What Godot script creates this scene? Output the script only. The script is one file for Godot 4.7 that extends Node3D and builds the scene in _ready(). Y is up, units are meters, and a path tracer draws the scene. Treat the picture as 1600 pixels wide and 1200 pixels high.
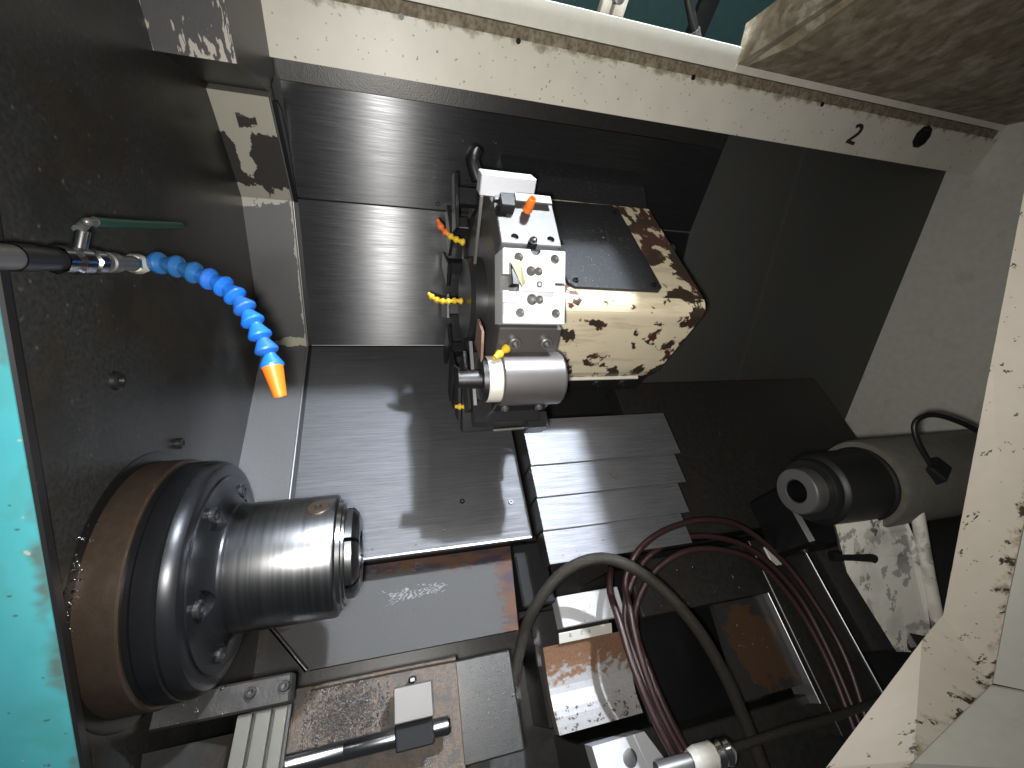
extends Node3D
# Inside of a lathe: x runs along the spindle, y is square to the flat way cover, z comes out towards the operator.
# The flat way cover lies in y = 0 and meets the sloped slide cover along the line y = 0, z = 0.

const SPINDLE := Vector3(0, 0.161, 0.435)     # a point of the spindle axis, at the collet
const MID_UP := Vector3(0, 0.8387, -0.5446)   # up along the sloped slide cover
const MID_N := Vector3(0, 0.5446, 0.8387)
const TOP_UP := Vector3(0, 0.9563, -0.2924)   # up along the upper cover and the cross beam
const TOP_N := Vector3(0, 0.2924, 0.9563)
const FRONT_DOWN := Vector3(0, -0.7009, 0.7133)   # down along the door opening
const FRONT_N := Vector3(0, 0.7133, 0.7009)
const KINK := Vector3(0, 0.2175, -0.1413)     # where sloped cover and upper cover meet

var M := {}
var rng := RandomNumberGenerator.new()
var taken := {}

func _ready():
	rng.seed = 7
	# ---------------------------------------------------------------- camera
	var cam := Camera3D.new()
	cam.name = "camera"
	add_child(cam)
	var eye := Vector3(0.052, 0.6671, 0.5694)
	var r := Vector3(0.9617, 0.2085, 0.178)
	var u := Vector3(0.0252, 0.5792, -0.8148)
	var f := Vector3(0.273, -0.788, -0.5518)
	cam.transform = Transform3D(Basis(r, u, -f).orthonormalized(), eye)
	cam.fov = 85.4
	cam.near = 0.02
	cam.far = 60.0
	cam.current = true
	# ---------------------------------------------------------------- surroundings and exposure
	var we := WorldEnvironment.new()
	we.name = "surroundings"
	var env := Environment.new()
	env.background_mode = Environment.BG_COLOR
	env.background_color = Color(0.038, 0.042, 0.044).linear_to_srgb()
	env.tonemap_mode = Environment.TONE_MAPPER_LINEAR
	env.tonemap_exposure = 1.0
	env.sdfgi_enabled = true
	env.ssao_enabled = true
	env.ssil_enabled = true
	we.environment = env
	add_child(we)
	# ---------------------------------------------------------------- the light on the phone, beside its lens
	var flash := SpotLight3D.new()
	flash.name = "phone_light"
	flash.transform = Transform3D(cam.transform.basis, eye - r * 0.014 - u * 0.012)
	flash.light_energy = 0.60
	flash.light_color = Color(1.0, 0.985, 0.96)
	flash.light_size = 0.004
	flash.spot_angle = 80.0
	flash.spot_angle_attenuation = 1.0
	flash.spot_range = 8.0
	flash.spot_attenuation = 2.0
	flash.shadow_enabled = true
	add_child(flash)
	make_materials()
	build_enclosure()
	build_frame()
	build_covers()
	build_lamp(Vector3(0.54, 1.75, -0.24))
	build_spindle()
	build_turret()
	build_tailstock()
	build_bed()
	build_valve()
	build_hoses()
	build_swarf()

# ==================================================================== nodes

func numbered(n: String) -> String:
	if not taken.has(n):
		taken[n] = 0
		return n
	taken[n] += 1
	return "%s_%03d" % [n, taken[n]]

func thing(n, label, category, at = Vector3.ZERO, group = ""):
	var o := Node3D.new()
	o.name = numbered(n)
	o.position = at
	add_child(o, true)
	o.set_meta("label", label)
	o.set_meta("category", category)
	if group != "":
		o.set_meta("group", group)
	return o

func setting(n):
	var o := Node3D.new()
	o.name = n
	add_child(o, true)
	o.set_meta("kind", "structure")
	return o

# commits a builder as one named mesh; positions are given in the world, the node sits at the parent's origin
func put(b, n, m, parent, label = ""):
	var o := MeshInstance3D.new()
	o.name = n
	o.mesh = b.done()
	o.material_override = null
	o.mesh.surface_set_material(0, m)
	parent.add_child(o, true)
	var at: Vector3 = Vector3.ZERO
	var p = parent
	while p != self:
		at += p.position
		p = p.get_parent()
	o.position = -at if parent == self else -at
	if label != "":
		o.set_meta("label", label)
	return o

# ==================================================================== mesh builder

class Build:
	var v := PackedVector3Array()
	var n := PackedVector3Array()
	var uv := PackedVector2Array()
	var at := Transform3D()
	var lay = null      # if set, gives the texture coordinates of a point

	func tri(a, b, c, ta = Vector2.ZERO, tb = Vector2.ZERO, tc = Vector2.ZERO, na = null, nb = null, nc = null):
		var A: Vector3 = at * a
		var B: Vector3 = at * b
		var C: Vector3 = at * c
		var g: Vector3 = (C - A).cross(B - A)
		if g.length_squared() < 1e-18:
			return
		g = g.normalized()
		v.append_array([A, B, C])
		if lay != null:
			uv.append_array([lay.call(A), lay.call(B), lay.call(C)])
		else:
			uv.append_array([ta, tb, tc])
		if na == null:
			n.append_array([g, g, g])
		else:
			n.append_array([(at.basis * na).normalized(), (at.basis * nb).normalized(), (at.basis * nc).normalized()])

	# a face that looks away from the point "inside"
	func face(p: Array, inside: Vector3, t = null):
		var c := Vector3.ZERO
		for q in p:
			c += q
		c /= p.size()
		var nn := Vector3.ZERO
		for i in p.size():
			nn += (p[i] - c).cross(p[(i + 1) % p.size()] - c)
		var flip: bool = nn.dot(c - inside) > 0
		for i in range(1, p.size() - 1):
			var ts = [Vector2.ZERO, Vector2.ZERO, Vector2.ZERO] if t == null else [t[0], t[i], t[i + 1]]
			if flip:
				tri(p[0], p[i + 1], p[i], ts[0], ts[2], ts[1])
			else:
				tri(p[0], p[i], p[i + 1], ts[0], ts[1], ts[2])

	# box with chamfered edges between two corners
	func box(lo: Vector3, hi: Vector3, ch := 0.0015):
		var c := (lo + hi) / 2
		var h := (hi - lo) / 2
		ch = minf(ch, minf(h.x, minf(h.y, h.z)) * 0.8)
		var a := h - Vector3.ONE * ch
		for ax in 3:
			var b := (ax + 1) % 3
			var d := (ax + 2) % 3
			for s in [-1.0, 1.0]:
				var p := []
				var t := []
				for k in [[-1, -1], [1, -1], [1, 1], [-1, 1]]:
					var q := Vector3.ZERO
					q[ax] = s * h[ax]
					q[b] = k[0] * a[b]
					q[d] = k[1] * a[d]
					p.append(c + q)
					t.append(Vector2(k[0] * 0.5 + 0.5, k[1] * 0.5 + 0.5))
				face(p, c, t)
			for s in [-1.0, 1.0]:
				for s2 in [-1.0, 1.0]:
					var p := []
					for k in [[-1, 0], [1, 0], [1, 1], [-1, 1]]:
						var q := Vector3.ZERO
						q[ax] = k[0] * a[ax]
						q[b] = s * (h[b] if k[1] == 0 else a[b])
						q[d] = s2 * (a[d] if k[1] == 0 else h[d])
						p.append(c + q)
					face(p, c)
		for sx in [-1.0, 1.0]:
			for sy in [-1.0, 1.0]:
				for sz in [-1.0, 1.0]:
					face([c + Vector3(sx * h.x, sy * a.y, sz * a.z), c + Vector3(sx * a.x, sy * h.y, sz * a.z), c + Vector3(sx * a.x, sy * a.y, sz * h.z)], c)

	# outline in the plane (z, y), given round about, drawn out along x
	func prism(poly: Array, x0: float, x1: float, ch := 0.0):
		var pts := PackedVector2Array(poly)
		if not Geometry2D.is_polygon_clockwise(pts):
			pts.reverse()
		var k := pts.size()
		var ins := PackedVector2Array()
		for i in k:
			var e1 := (pts[i] - pts[(i + k - 1) % k]).normalized()
			var e2 := (pts[(i + 1) % k] - pts[i]).normalized()
			var n1 := Vector2(e1.y, -e1.x)
			var n2 := Vector2(e2.y, -e2.x)
			var bi := (n1 + n2)
			bi = bi / maxf(bi.length_squared(), 0.2) * 2.0
			ins.append(pts[i] + bi * ch * side(pts))
		var w := func(q: Vector2, x: float) -> Vector3: return Vector3(x, q.y, q.x)
		var run := 0.0
		for i in k:
			var j := (i + 1) % k
			var l := pts[i].distance_to(pts[j])
			var q := [w.call(pts[i], x0 + ch), w.call(pts[j], x0 + ch), w.call(pts[j], x1 - ch), w.call(pts[i], x1 - ch)]
			wall(q, pts, i, j, [Vector2(x0, run), Vector2(x0, run + l), Vector2(x1, run + l), Vector2(x1, run)])
			run += l
			if ch > 0:
				wall([w.call(ins[i], x0), w.call(ins[j], x0), w.call(pts[j], x0 + ch), w.call(pts[i], x0 + ch)], pts, i, j)
				wall([w.call(pts[i], x1 - ch), w.call(pts[j], x1 - ch), w.call(ins[j], x1), w.call(ins[i], x1)], pts, i, j)
		var cap := ins if ch > 0 else pts
		var ids := Geometry2D.triangulate_polygon(cap)
		for i in range(0, ids.size(), 3):
			var a := cap[ids[i]]
			var b := cap[ids[i + 1]]
			var c := cap[ids[i + 2]]
			var m: Vector3 = w.call((a + b + c) / 3.0, (x0 + x1) / 2)
			face([w.call(a, x0), w.call(b, x0), w.call(c, x0)], m, [a, b, c])
			face([w.call(a, x1), w.call(b, x1), w.call(c, x1)], m, [a, b, c])

	func side(pts) -> float:
		# +1 if (e.y, -e.x) points into the outline
		var e: Vector2 = (pts[1] - pts[0]).normalized()
		var m: Vector2 = (pts[0] + pts[1]) / 2 + Vector2(e.y, -e.x) * 1e-5
		return 1.0 if Geometry2D.is_point_in_polygon(m, pts) else -1.0

	func wall(q: Array, pts, i: int, j: int, t = null):
		var e: Vector2 = (pts[j] - pts[i]).normalized()
		var inward := Vector2(e.y, -e.x) * side(pts)
		var c: Vector3 = (q[0] + q[1] + q[2] + q[3]) / 4
		face(q, c + Vector3(0, inward.y, inward.x), t)

	# profile of (along, radius) turned about the local x axis
	func lathe(prof: Array, seg := 48, sharp := 32.0, a0 := 0.0, a1 := TAU):
		var k := prof.size()
		var dirs := []
		for i in k - 1:
			var d: Vector2 = prof[i + 1] - prof[i]
			dirs.append(Vector2(-d.y, d.x).normalized())   # (along, radius) of the outward normal when the profile runs in +x with the solid below
		var run := [0.0]
		for i in k - 1:
			run.append(run[i] + prof[i].distance_to(prof[i + 1]))
		for i in k - 1:
			var d: Vector2 = dirs[i]
			var nl := d
			var nr := d
			if i > 0 and absf(rad_to_deg(d.angle_to(dirs[i - 1]))) < sharp:
				nl = (d + dirs[i - 1]).normalized()
			if i < k - 2 and absf(rad_to_deg(d.angle_to(dirs[i + 1]))) < sharp:
				nr = (d + dirs[i + 1]).normalized()
			for s in seg:
				var p0 := a0 + (a1 - a0) * s / seg
				var p1 := a0 + (a1 - a0) * (s + 1) / seg
				var A := ring(prof[i], p0)
				var B := ring(prof[i + 1], p0)
				var C := ring(prof[i + 1], p1)
				var D := ring(prof[i], p1)
				var nA := ring(nl, p0)
				var nB := ring(nr, p0)
				var nC := ring(nr, p1)
				var nD := ring(nl, p1)
				var tA := Vector2(run[i], p0 / TAU)
				var tB := Vector2(run[i + 1], p0 / TAU)
				var tC := Vector2(run[i + 1], p1 / TAU)
				var tD := Vector2(run[i], p1 / TAU)
				tri2(A, B, C, tA, tB, tC, nA, nB, nC)
				tri2(A, C, D, tA, tC, tD, nA, nC, nD)

	func ring(p: Vector2, a: float) -> Vector3:
		return Vector3(p.x, p.y * cos(a), p.y * sin(a))

	# triangle whose winding follows its normals
	func tri2(a, b, c, ta, tb, tc, na, nb, nc):
		if (c - a).cross(b - a).dot(na + nb + nc) < 0:
			tri(a, c, b, ta, tc, tb, na, nc, nb)
		else:
			tri(a, b, c, ta, tb, tc, na, nb, nc)

	func tube(pts: Array, rad, seg := 14, fine := 6, ends := true):
		var p := []
		var rr := []
		var k := pts.size()
		for i in k - 1:
			for s in fine:
				var t := float(s) / fine
				p.append((pts[i] as Vector3).cubic_interpolate(pts[i + 1], pts[maxi(i - 1, 0)], pts[mini(i + 2, k - 1)], t))
				rr.append(rad if not rad is Array else lerpf(rad[i], rad[i + 1], t))
		p.append(pts[k - 1])
		rr.append(rad if not rad is Array else rad[k - 1])
		var nn := Vector3.UP
		var rows := []
		var nrm := []
		var run := 0.0
		var runs := []
		for i in p.size():
			var d: Vector3 = (p[mini(i + 1, p.size() - 1)] - p[maxi(i - 1, 0)]).normalized()
			if i == 0 and absf(d.dot(nn)) > 0.9:
				nn = Vector3.RIGHT
			nn = (nn - d * nn.dot(d)).normalized()
			var bb := d.cross(nn)
			var row := []
			var nrow := []
			for s in seg + 1:
				var a := TAU * s / seg
				var o := nn * cos(a) + bb * sin(a)
				row.append(p[i] + o * rr[i])
				nrow.append(o)
			if i > 0:
				run += p[i].distance_to(p[i - 1])
			rows.append(row)
			nrm.append(nrow)
			runs.append(run)
		for i in p.size() - 1:
			for s in seg:
				var t0 := Vector2(runs[i], float(s) / seg)
				var t1 := Vector2(runs[i + 1], float(s) / seg)
				var t2 := Vector2(runs[i + 1], float(s + 1) / seg)
				var t3 := Vector2(runs[i], float(s + 1) / seg)
				tri2(rows[i][s], rows[i + 1][s], rows[i + 1][s + 1], t0, t1, t2, nrm[i][s], nrm[i + 1][s], nrm[i + 1][s + 1])
				tri2(rows[i][s], rows[i + 1][s + 1], rows[i][s + 1], t0, t2, t3, nrm[i][s], nrm[i + 1][s + 1], nrm[i][s + 1])
		if ends:
			face(rows[0].slice(0, seg), p[1])
			face(rows[-1].slice(0, seg), p[-2])

	# slab: a flat outline given by its corners, thickened away from "toward"
	func slab(p: Array, thick: Vector3, t = null):
		var c := Vector3.ZERO
		for q in p:
			c += q
		c = c / p.size() + thick / 2
		var back := []
		for q in p:
			back.append(q + thick)
		var nn := Vector3.ZERO
		for i in p.size():
			nn += (p[i] - p[0]).cross(p[(i + 1) % p.size()] - p[0])
		nn = nn.normalized()
		var ax: Vector3 = (p[1] - p[0]).normalized()
		var ay := nn.cross(ax)
		var flat := PackedVector2Array()
		for q in p:
			flat.append(Vector2((q - p[0]).dot(ax), (q - p[0]).dot(ay)))
		var ids := Geometry2D.triangulate_polygon(flat)
		for i in range(0, ids.size(), 3):
			var f := [ids[i], ids[i + 1], ids[i + 2]]
			var mid: Vector3 = (p[f[0]] + p[f[1]] + p[f[2]]) / 3.0 + thick / 2
			var ts = [flat[f[0]], flat[f[1]], flat[f[2]]] if t == null else [t[f[0]], t[f[1]], t[f[2]]]
			face([p[f[0]], p[f[1]], p[f[2]]], mid, ts)
			face([back[f[0]], back[f[1]], back[f[2]]], mid, ts)
		for i in p.size():
			var j := (i + 1) % p.size()
			var m: Vector3 = (p[i] + p[j]) / 2 + thick / 2
			var inn := nn.cross(p[j] - p[i]).normalized()
			if not Geometry2D.is_point_in_polygon(Vector2((m - p[0] + inn * 1e-5).dot(ax), (m - p[0] + inn * 1e-5).dot(ay)), flat):
				inn = -inn
			face([p[i], p[j], back[j], back[i]], m + inn)

	func done() -> ArrayMesh:
		var arr := []
		arr.resize(Mesh.ARRAY_MAX)
		arr[Mesh.ARRAY_VERTEX] = v
		arr[Mesh.ARRAY_NORMAL] = n
		arr[Mesh.ARRAY_TEX_UV] = uv
		var m := ArrayMesh.new()
		m.add_surface_from_arrays(Mesh.PRIMITIVE_TRIANGLES, arr)
		return m

func mb(at = Transform3D()) -> Build:
	var b := Build.new()
	b.at = at
	return b

# a transform whose x axis points along "dir"
func along(pos: Vector3, dir: Vector3, roll := 0.0) -> Transform3D:
	var x := dir.normalized()
	var h := Vector3.UP if absf(x.y) < 0.9 else Vector3.RIGHT
	var z := x.cross(h).normalized()
	return Transform3D(Basis(x, z.cross(x), z).rotated(x, roll), pos)

# socket-head screw: head with a hexagonal recess, axis along "dir", standing on "pos"
func socket_screw(parent, pos: Vector3, dir: Vector3, rad: float, high: float, m, n = "bolt"):
	var b := mb(along(pos, dir))
	b.lathe([Vector2(-0.002, rad), Vector2(high - rad * 0.15, rad), Vector2(high, rad * 0.85), Vector2(high, rad * 0.55)], 24)
	b.lathe([Vector2(high, rad * 0.55), Vector2(high - rad * 0.7, rad * 0.55), Vector2(high - rad * 0.75, 0.0001)], 6, 1.0)
	return put(b, n, m, parent)

# ==================================================================== materials

func lin(r, g, b) -> Color:
	return Color(r, g, b).linear_to_srgb()

func noise_bytes(size: int, freq: float, seed_: int, oct := 4, kind := FastNoiseLite.TYPE_SIMPLEX_SMOOTH) -> PackedByteArray:
	var nz := FastNoiseLite.new()
	nz.seed = seed_
	nz.frequency = freq
	nz.noise_type = kind
	nz.fractal_octaves = oct
	var im := nz.get_seamless_image(size, size)
	im.convert(Image.FORMAT_L8)
	return im.get_data()

# mixes noise layers per pixel
func picture(size: int, layers: Array, fn: Callable) -> ImageTexture:
	var im := Image.create(size, size, false, Image.FORMAT_RGB8)
	var vals := []
	vals.resize(layers.size())
	for y in size:
		for x in size:
			var i := y * size + x
			for k in layers.size():
				vals[k] = layers[k][i] / 255.0
			im.set_pixel(x, y, fn.call(vals, float(x) / size, float(y) / size))
	return ImageTexture.create_from_image(im)

# a picture of a surface of known size, its noise taken in metres
func sized_picture(w: float, h: float, per_m: float, fn: Callable) -> ImageTexture:
	var im := Image.create(int(w * per_m), int(h * per_m), false, Image.FORMAT_RGB8)
	for y in im.get_height():
		for x in im.get_width():
			im.set_pixel(x, y, fn.call(x / per_m, y / per_m))
	return ImageTexture.create_from_image(im)

func plain(n, col: Color, rough := 0.5, metal := 0.0) -> StandardMaterial3D:
	var m := StandardMaterial3D.new()
	m.resource_name = n
	m.albedo_color = col
	m.roughness = rough
	m.metallic = metal
	M[n] = m
	return m

func textured(n, tex, scale, rough := 0.5, metal := 0.0, bump = null, bump_cm := 0.0) -> StandardMaterial3D:
	var m := plain(n, Color.WHITE, rough, metal)
	m.albedo_texture = tex
	m.uv1_triplanar = true
	m.uv1_world_triplanar = true
	m.uv1_scale = Vector3.ONE * scale
	if bump != null:
		m.heightmap_enabled = true
		m.heightmap_texture = bump
		m.heightmap_scale = bump_cm
	return m

func ramp(v: float, a: float, b: float) -> float:
	return clampf((v - a) / (b - a), 0.0, 1.0)

func make_materials():
	var S := 512
	var fine := noise_bytes(S, 0.16, 1, 3)
	var mid := noise_bytes(S, 0.035, 2, 5)
	var big := noise_bytes(S, 0.009, 3, 5)
	var big2 := noise_bytes(S, 0.012, 9, 6)
	var cell := noise_bytes(S, 0.06, 4, 2, FastNoiseLite.TYPE_CELLULAR)
	var grain := picture(S, [fine, mid], func(v, _x, _y): var g: float = v[0] * 0.7 + v[1] * 0.3; return Color(g, g, g))
	# dark grey enamel, oily: fine grain, wiped areas, coolant runs and splashes (1.6 m by 1.3 m, laid on z and y)
	var w1 := FastNoiseLite.new()
	w1.seed = 61
	w1.frequency = 7.0
	w1.fractal_octaves = 5
	var w2 := FastNoiseLite.new()
	w2.seed = 62
	w2.frequency = 210.0
	w2.fractal_octaves = 2
	var w3 := FastNoiseLite.new()
	w3.seed = 63
	w3.frequency = 38.0
	w3.fractal_octaves = 4
	var wall := sized_picture(1.6, 1.3, 560.0, func(x, y):
		var g: float = w2.get_noise_2d(x, y)
		var k: float = w1.get_noise_2d(x, y)
		var c := Color(0.016, 0.0168, 0.0172).lerp(Color(0.032, 0.032, 0.032), clampf(0.45 + 0.75 * g, 0.0, 1.0))
		c = c.lerp(Color(0.024, 0.018, 0.012), 0.55 * ramp(w1.get_noise_2d(x + 5.0, y), 0.0, 0.35))
		c = c.lerp(Color(0.011, 0.012, 0.012), 0.5 * ramp(k, 0.05, 0.3))
		var run: float = w3.get_noise_2d(x * 1.6 - y * 0.5, y * 0.10 + x * 0.05)
		c = c.lerp(Color(0.030, 0.029, 0.027), 0.6 * ramp(run, 0.28, 0.42) * ramp(w1.get_noise_2d(x + 9.0, y * 1.5), -0.05, 0.2))
		if w2.get_noise_2d(x * 0.55 + 3.0, y * 0.55) > 0.66 and w3.get_noise_2d(x * 0.4 + 2.0, y * 0.4) > 0.05:
			c = Color(0.055, 0.054, 0.05)
		if w2.get_noise_2d(x * 0.9 + 11.0, y * 0.9) > 0.80:
			c = Color(0.11, 0.105, 0.095)
		return c.linear_to_srgb())
	var wlm := plain("wall", Color.WHITE, 0.34)
	wlm.albedo_texture = wall
	wlm.metallic_specular = 0.36
	wlm.uv1_scale = Vector3(1.0 / 1.6, 1.0 / 1.3, 1)
	# dark sheet behind the tailstock
	var sheet := picture(S, [fine, mid, big], func(v, _x, _y):
		var c := Color(0.040, 0.042, 0.041).lerp(Color(0.056, 0.057, 0.055), v[0])
		c = c.lerp(Color(0.055, 0.050, 0.038), ramp(v[2], 0.45, 0.8) * 0.6)
		return c.linear_to_srgb())
	textured("sheet", sheet, 1.4, 0.5, 0.0, grain, 0.01)
	# cream enamel: mottled, with brown spots and grime
	var cream := picture(S, [fine, mid, big, cell], func(v, _x, _y):
		var c := Color(0.63, 0.595, 0.515).lerp(Color(0.70, 0.66, 0.58), v[1])
		c = c.lerp(Color(0.44, 0.41, 0.34), 0.4 * ramp(v[2], 0.55, 0.85))
		var spot := ramp(v[0], 0.80, 0.88) * ramp(v[1], 0.5, 0.62)
		c = c.lerp(Color(0.13, 0.09, 0.05), spot * 0.85)
		return c.linear_to_srgb())
	textured("cream", cream, 2.6, 0.42, 0.0, grain, 0.012)
	var white := picture(S, [fine, mid, big], func(v, _x, _y):
		var c := Color(0.70, 0.69, 0.60).lerp(Color(0.78, 0.77, 0.69), v[1])
		c = c.lerp(Color(0.3, 0.24, 0.16), ramp(v[0], 0.84, 0.92) * ramp(v[2], 0.5, 0.6) * 0.7)
		return c.linear_to_srgb())
	textured("white_enamel", white, 2.0, 0.4, 0.0, grain, 0.01)
	var grey_green := picture(S, [fine, mid, big], func(v, _x, _y):
		var c := Color(0.56, 0.56, 0.49).lerp(Color(0.64, 0.635, 0.565), v[1])
		c = c.lerp(Color(0.36, 0.33, 0.26), 0.5 * ramp(v[2], 0.65, 0.85) * ramp(v[0], 0.2, 0.7))
		return c.linear_to_srgb())
	textured("grey_enamel", grey_green, 2.4, 0.5, 0.0, grain, 0.012)
	# grime-covered underside of the raised hood
	var grime := picture(S, [fine, mid, big, big2], func(v, _x, _y):
		var c := Color(0.33, 0.275, 0.195).lerp(Color(0.16, 0.128, 0.084), ramp(v[1] * 0.6 + v[2] * 0.4, 0.3, 0.7))
		c = c.lerp(Color(0.52, 0.48, 0.39), 0.6 * ramp(v[3], 0.58, 0.72))
		c = c.lerp(Color(0.07, 0.05, 0.03), 0.8 * ramp(v[0], 0.66, 0.9))
		return c.linear_to_srgb())
	textured("grime", grime, 2.6, 0.62, 0.0, grain, 0.05)
	var dirt := picture(S, [fine, mid, big], func(v, _x, _y):
		var c := Color(0.24, 0.20, 0.14).lerp(Color(0.13, 0.10, 0.065), ramp(v[1], 0.35, 0.65))
		c = c.lerp(Color(0.40, 0.36, 0.27), ramp(v[2], 0.6, 0.8) * 0.6)
		return c.linear_to_srgb())
	textured("dirt", dirt, 6.0, 0.7, 0.0, grain, 0.08)
	# turret housing: cream paint flaked off along its edges, down to red primer and dark iron (u along x, v over the top and down the front)
	var f1 := FastNoiseLite.new()
	f1.seed = 71
	f1.frequency = 13.0
	f1.fractal_octaves = 6
	f1.fractal_gain = 0.60
	var f2 := FastNoiseLite.new()
	f2.seed = 72
	f2.frequency = 300.0
	var flaked := sized_picture(0.25, 0.46, 1700.0, func(x, y):
		var n: float = f1.get_noise_2d(x * 1.3 - y * 0.5, y * 1.1 + x * 0.3)
		var g: float = f2.get_noise_2d(x, y)
		var c := Color(0.64, 0.56, 0.40).lerp(Color(0.57, 0.50, 0.365), 0.5 + 0.5 * f1.get_noise_2d(x + 4.0, y))
		c = c.lerp(Color(0.40, 0.33, 0.22), 0.5 * ramp(f1.get_noise_2d(x * 0.5 + 8.0, y * 2.5), 0.1, 0.4))
		var bias := -0.27
		if y < 0.24:
			bias = lerpf(-0.10, 0.06, ramp(x, 0.15, 0.20))                  # top, beside the cover plate
		bias += 0.30 * ramp(absf(y - 0.292), 0.010, 0.002)                   # line under the rounded edge
		bias += 0.30 * ramp(x, 0.20, 0.245)                                  # end corner
		bias += 0.42 * ramp(y, 0.385, 0.43)                                  # bottom of the front
		bias += 0.30 * ramp(x, 0.075, 0.0) * ramp(y, 0.27, 0.33)             # beside the disc
		if n + bias + 0.05 * g > 0.06:
			c = Color(0.024, 0.018, 0.012).lerp(Color(0.044, 0.033, 0.022), 0.5 + 0.5 * g)
			if f1.get_noise_2d(x + 2.0, y + 7.0) > 0.12 - 0.2 * ramp(y, 0.24, 0.1):
				c = Color(0.068, 0.025, 0.018)
		elif n + bias + 0.05 * g > 0.02:
			c = Color(0.30, 0.24, 0.16)
		return c.linear_to_srgb())
	var fkm := plain("flaked", Color.WHITE, 0.38)
	fkm.albedo_texture = flaked
	# cross beam: runs, specks and dirt below the gutter (1.55 m by 0.08 m)
	var beam := sized_picture(1.55, 0.08, 720.0, func(x, y):
		var k: float = w1.get_noise_2d(x * 1.5 + 20.0, y * 1.5)
		var g: float = w2.get_noise_2d(x, y + 30.0)
		var c := Color(0.60, 0.57, 0.495).lerp(Color(0.69, 0.655, 0.575), 0.5 + 0.6 * k)
		c = c.lerp(Color(0.20, 0.16, 0.10), 0.8 * ramp(y + 0.014 * w3.get_noise_2d(x * 0.9, y * 0.9) + 0.004 * g, 0.067, 0.076))
		if w3.get_noise_2d(x * 2.6 + 7.0, y * 2.6) > 0.60 or (g > 0.86 and k > 0.05):
			c = Color(0.16, 0.12, 0.08)
		return c.linear_to_srgb())
	var bmm := plain("beam_paint", Color.WHITE, 0.42)
	bmm.albedo_texture = beam
	# turquoise post: scuffs, grime and rust along its edge (0.16 m by 1.5 m)
	var post := sized_picture(0.16, 1.5, 900.0, func(x, y):
		var k: float = w1.get_noise_2d(x * 2.0 + 40.0, y * 1.4)
		var g: float = w2.get_noise_2d(x, y + 60.0)
		var c := Color(0.060, 0.33, 0.385).lerp(Color(0.078, 0.375, 0.42), 0.5 + 0.8 * k)
		c = c.lerp(Color(0.065, 0.29, 0.29), 0.45 * ramp(w3.get_noise_2d(x * 0.5, y * 0.5 + 9.0), 0.02, 0.3))
		var e: float = ramp(x + 0.006 * w3.get_noise_2d(x, y * 2.0), 0.150, 0.158)
		c = c.lerp(Color(0.10, 0.075, 0.045), 0.7 * e * ramp(k, 0.0, 0.3))
		if w3.get_noise_2d(x * 2.4 + 4.0, y * 2.4) > 0.60:
			c = Color(0.05, 0.11, 0.09)
		elif w2.get_noise_2d(x * 0.35 + 5.0, y * 0.35) > 0.78:
			c = Color(0.42, 0.40, 0.34)
		return c.linear_to_srgb())
	var psm := plain("post_paint", Color.WHITE, 0.36)
	psm.albedo_texture = post
	var tail := picture(S, [fine, mid, big2, big], func(v, _x, _y):
		var h: float = v[1] * 0.3 + v[2] * 0.6 + v[0] * 0.1
		var c := Color(0.56, 0.545, 0.49).lerp(Color(0.64, 0.62, 0.56), v[1])
		c = c.lerp(Color(0.26, 0.25, 0.23), 0.6 * ramp(v[3], 0.6, 0.75))
		if h > 0.63:
			c = Color(0.03, 0.03, 0.027)
		return c.linear_to_srgb())
	textured("tail_paint", tail, 2.2, 0.45, 0.0, grain, 0.015)
	var tail2 := picture(S, [fine, mid, big2], func(v, _x, _y):
		var c := Color(0.075, 0.073, 0.064).lerp(Color(0.11, 0.104, 0.09), v[1])
		c = c.lerp(Color(0.08, 0.07, 0.05), 0.7 * ramp(v[2], 0.55, 0.75))
		return c.linear_to_srgb())
	textured("tail_grey", tail2, 3.3, 0.5, 0.0, grain, 0.015)
	var teal := picture(S, [mid, big, fine], func(v, _x, _y):
		var c := Color(0.085, 0.175, 0.160).lerp(Color(0.105, 0.205, 0.190), v[0])
		return c.linear_to_srgb())
	textured("teal", teal, 0.4, 0.5)
	# rust and oily brown iron
	var rust := picture(S, [fine, mid, big], func(v, _x, _y):
		var c := Color(0.060, 0.036, 0.022).lerp(Color(0.034, 0.025, 0.018), ramp(v[1], 0.3, 0.7))
		c = c.lerp(Color(0.018, 0.016, 0.014), 0.8 * ramp(v[2], 0.5, 0.7))
		return c.linear_to_srgb())
	textured("rust", rust, 8.0, 0.6, 0.0, grain, 0.05)
	var iron := picture(S, [fine, mid, big], func(v, _x, _y):
		var c := Color(0.014, 0.014, 0.014).lerp(Color(0.025, 0.0245, 0.024), v[1])
		c = c.lerp(Color(0.030, 0.020, 0.014), 0.5 * ramp(v[2], 0.58, 0.8))
		return c.linear_to_srgb())
	textured("iron", iron, 4.0, 0.38, 0.2, grain, 0.02)
	var brown := picture(S, [fine, mid, big], func(v, _x, _y):
		var c := Color(0.066, 0.047, 0.034).lerp(Color(0.045, 0.033, 0.025), v[1])
		c = c.lerp(Color(0.03, 0.027, 0.024), 0.6 * ramp(v[2], 0.55, 0.8))
		return c.linear_to_srgb())
	textured("brown_iron", brown, 5.0, 0.42, 0.55, grain, 0.015)
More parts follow.
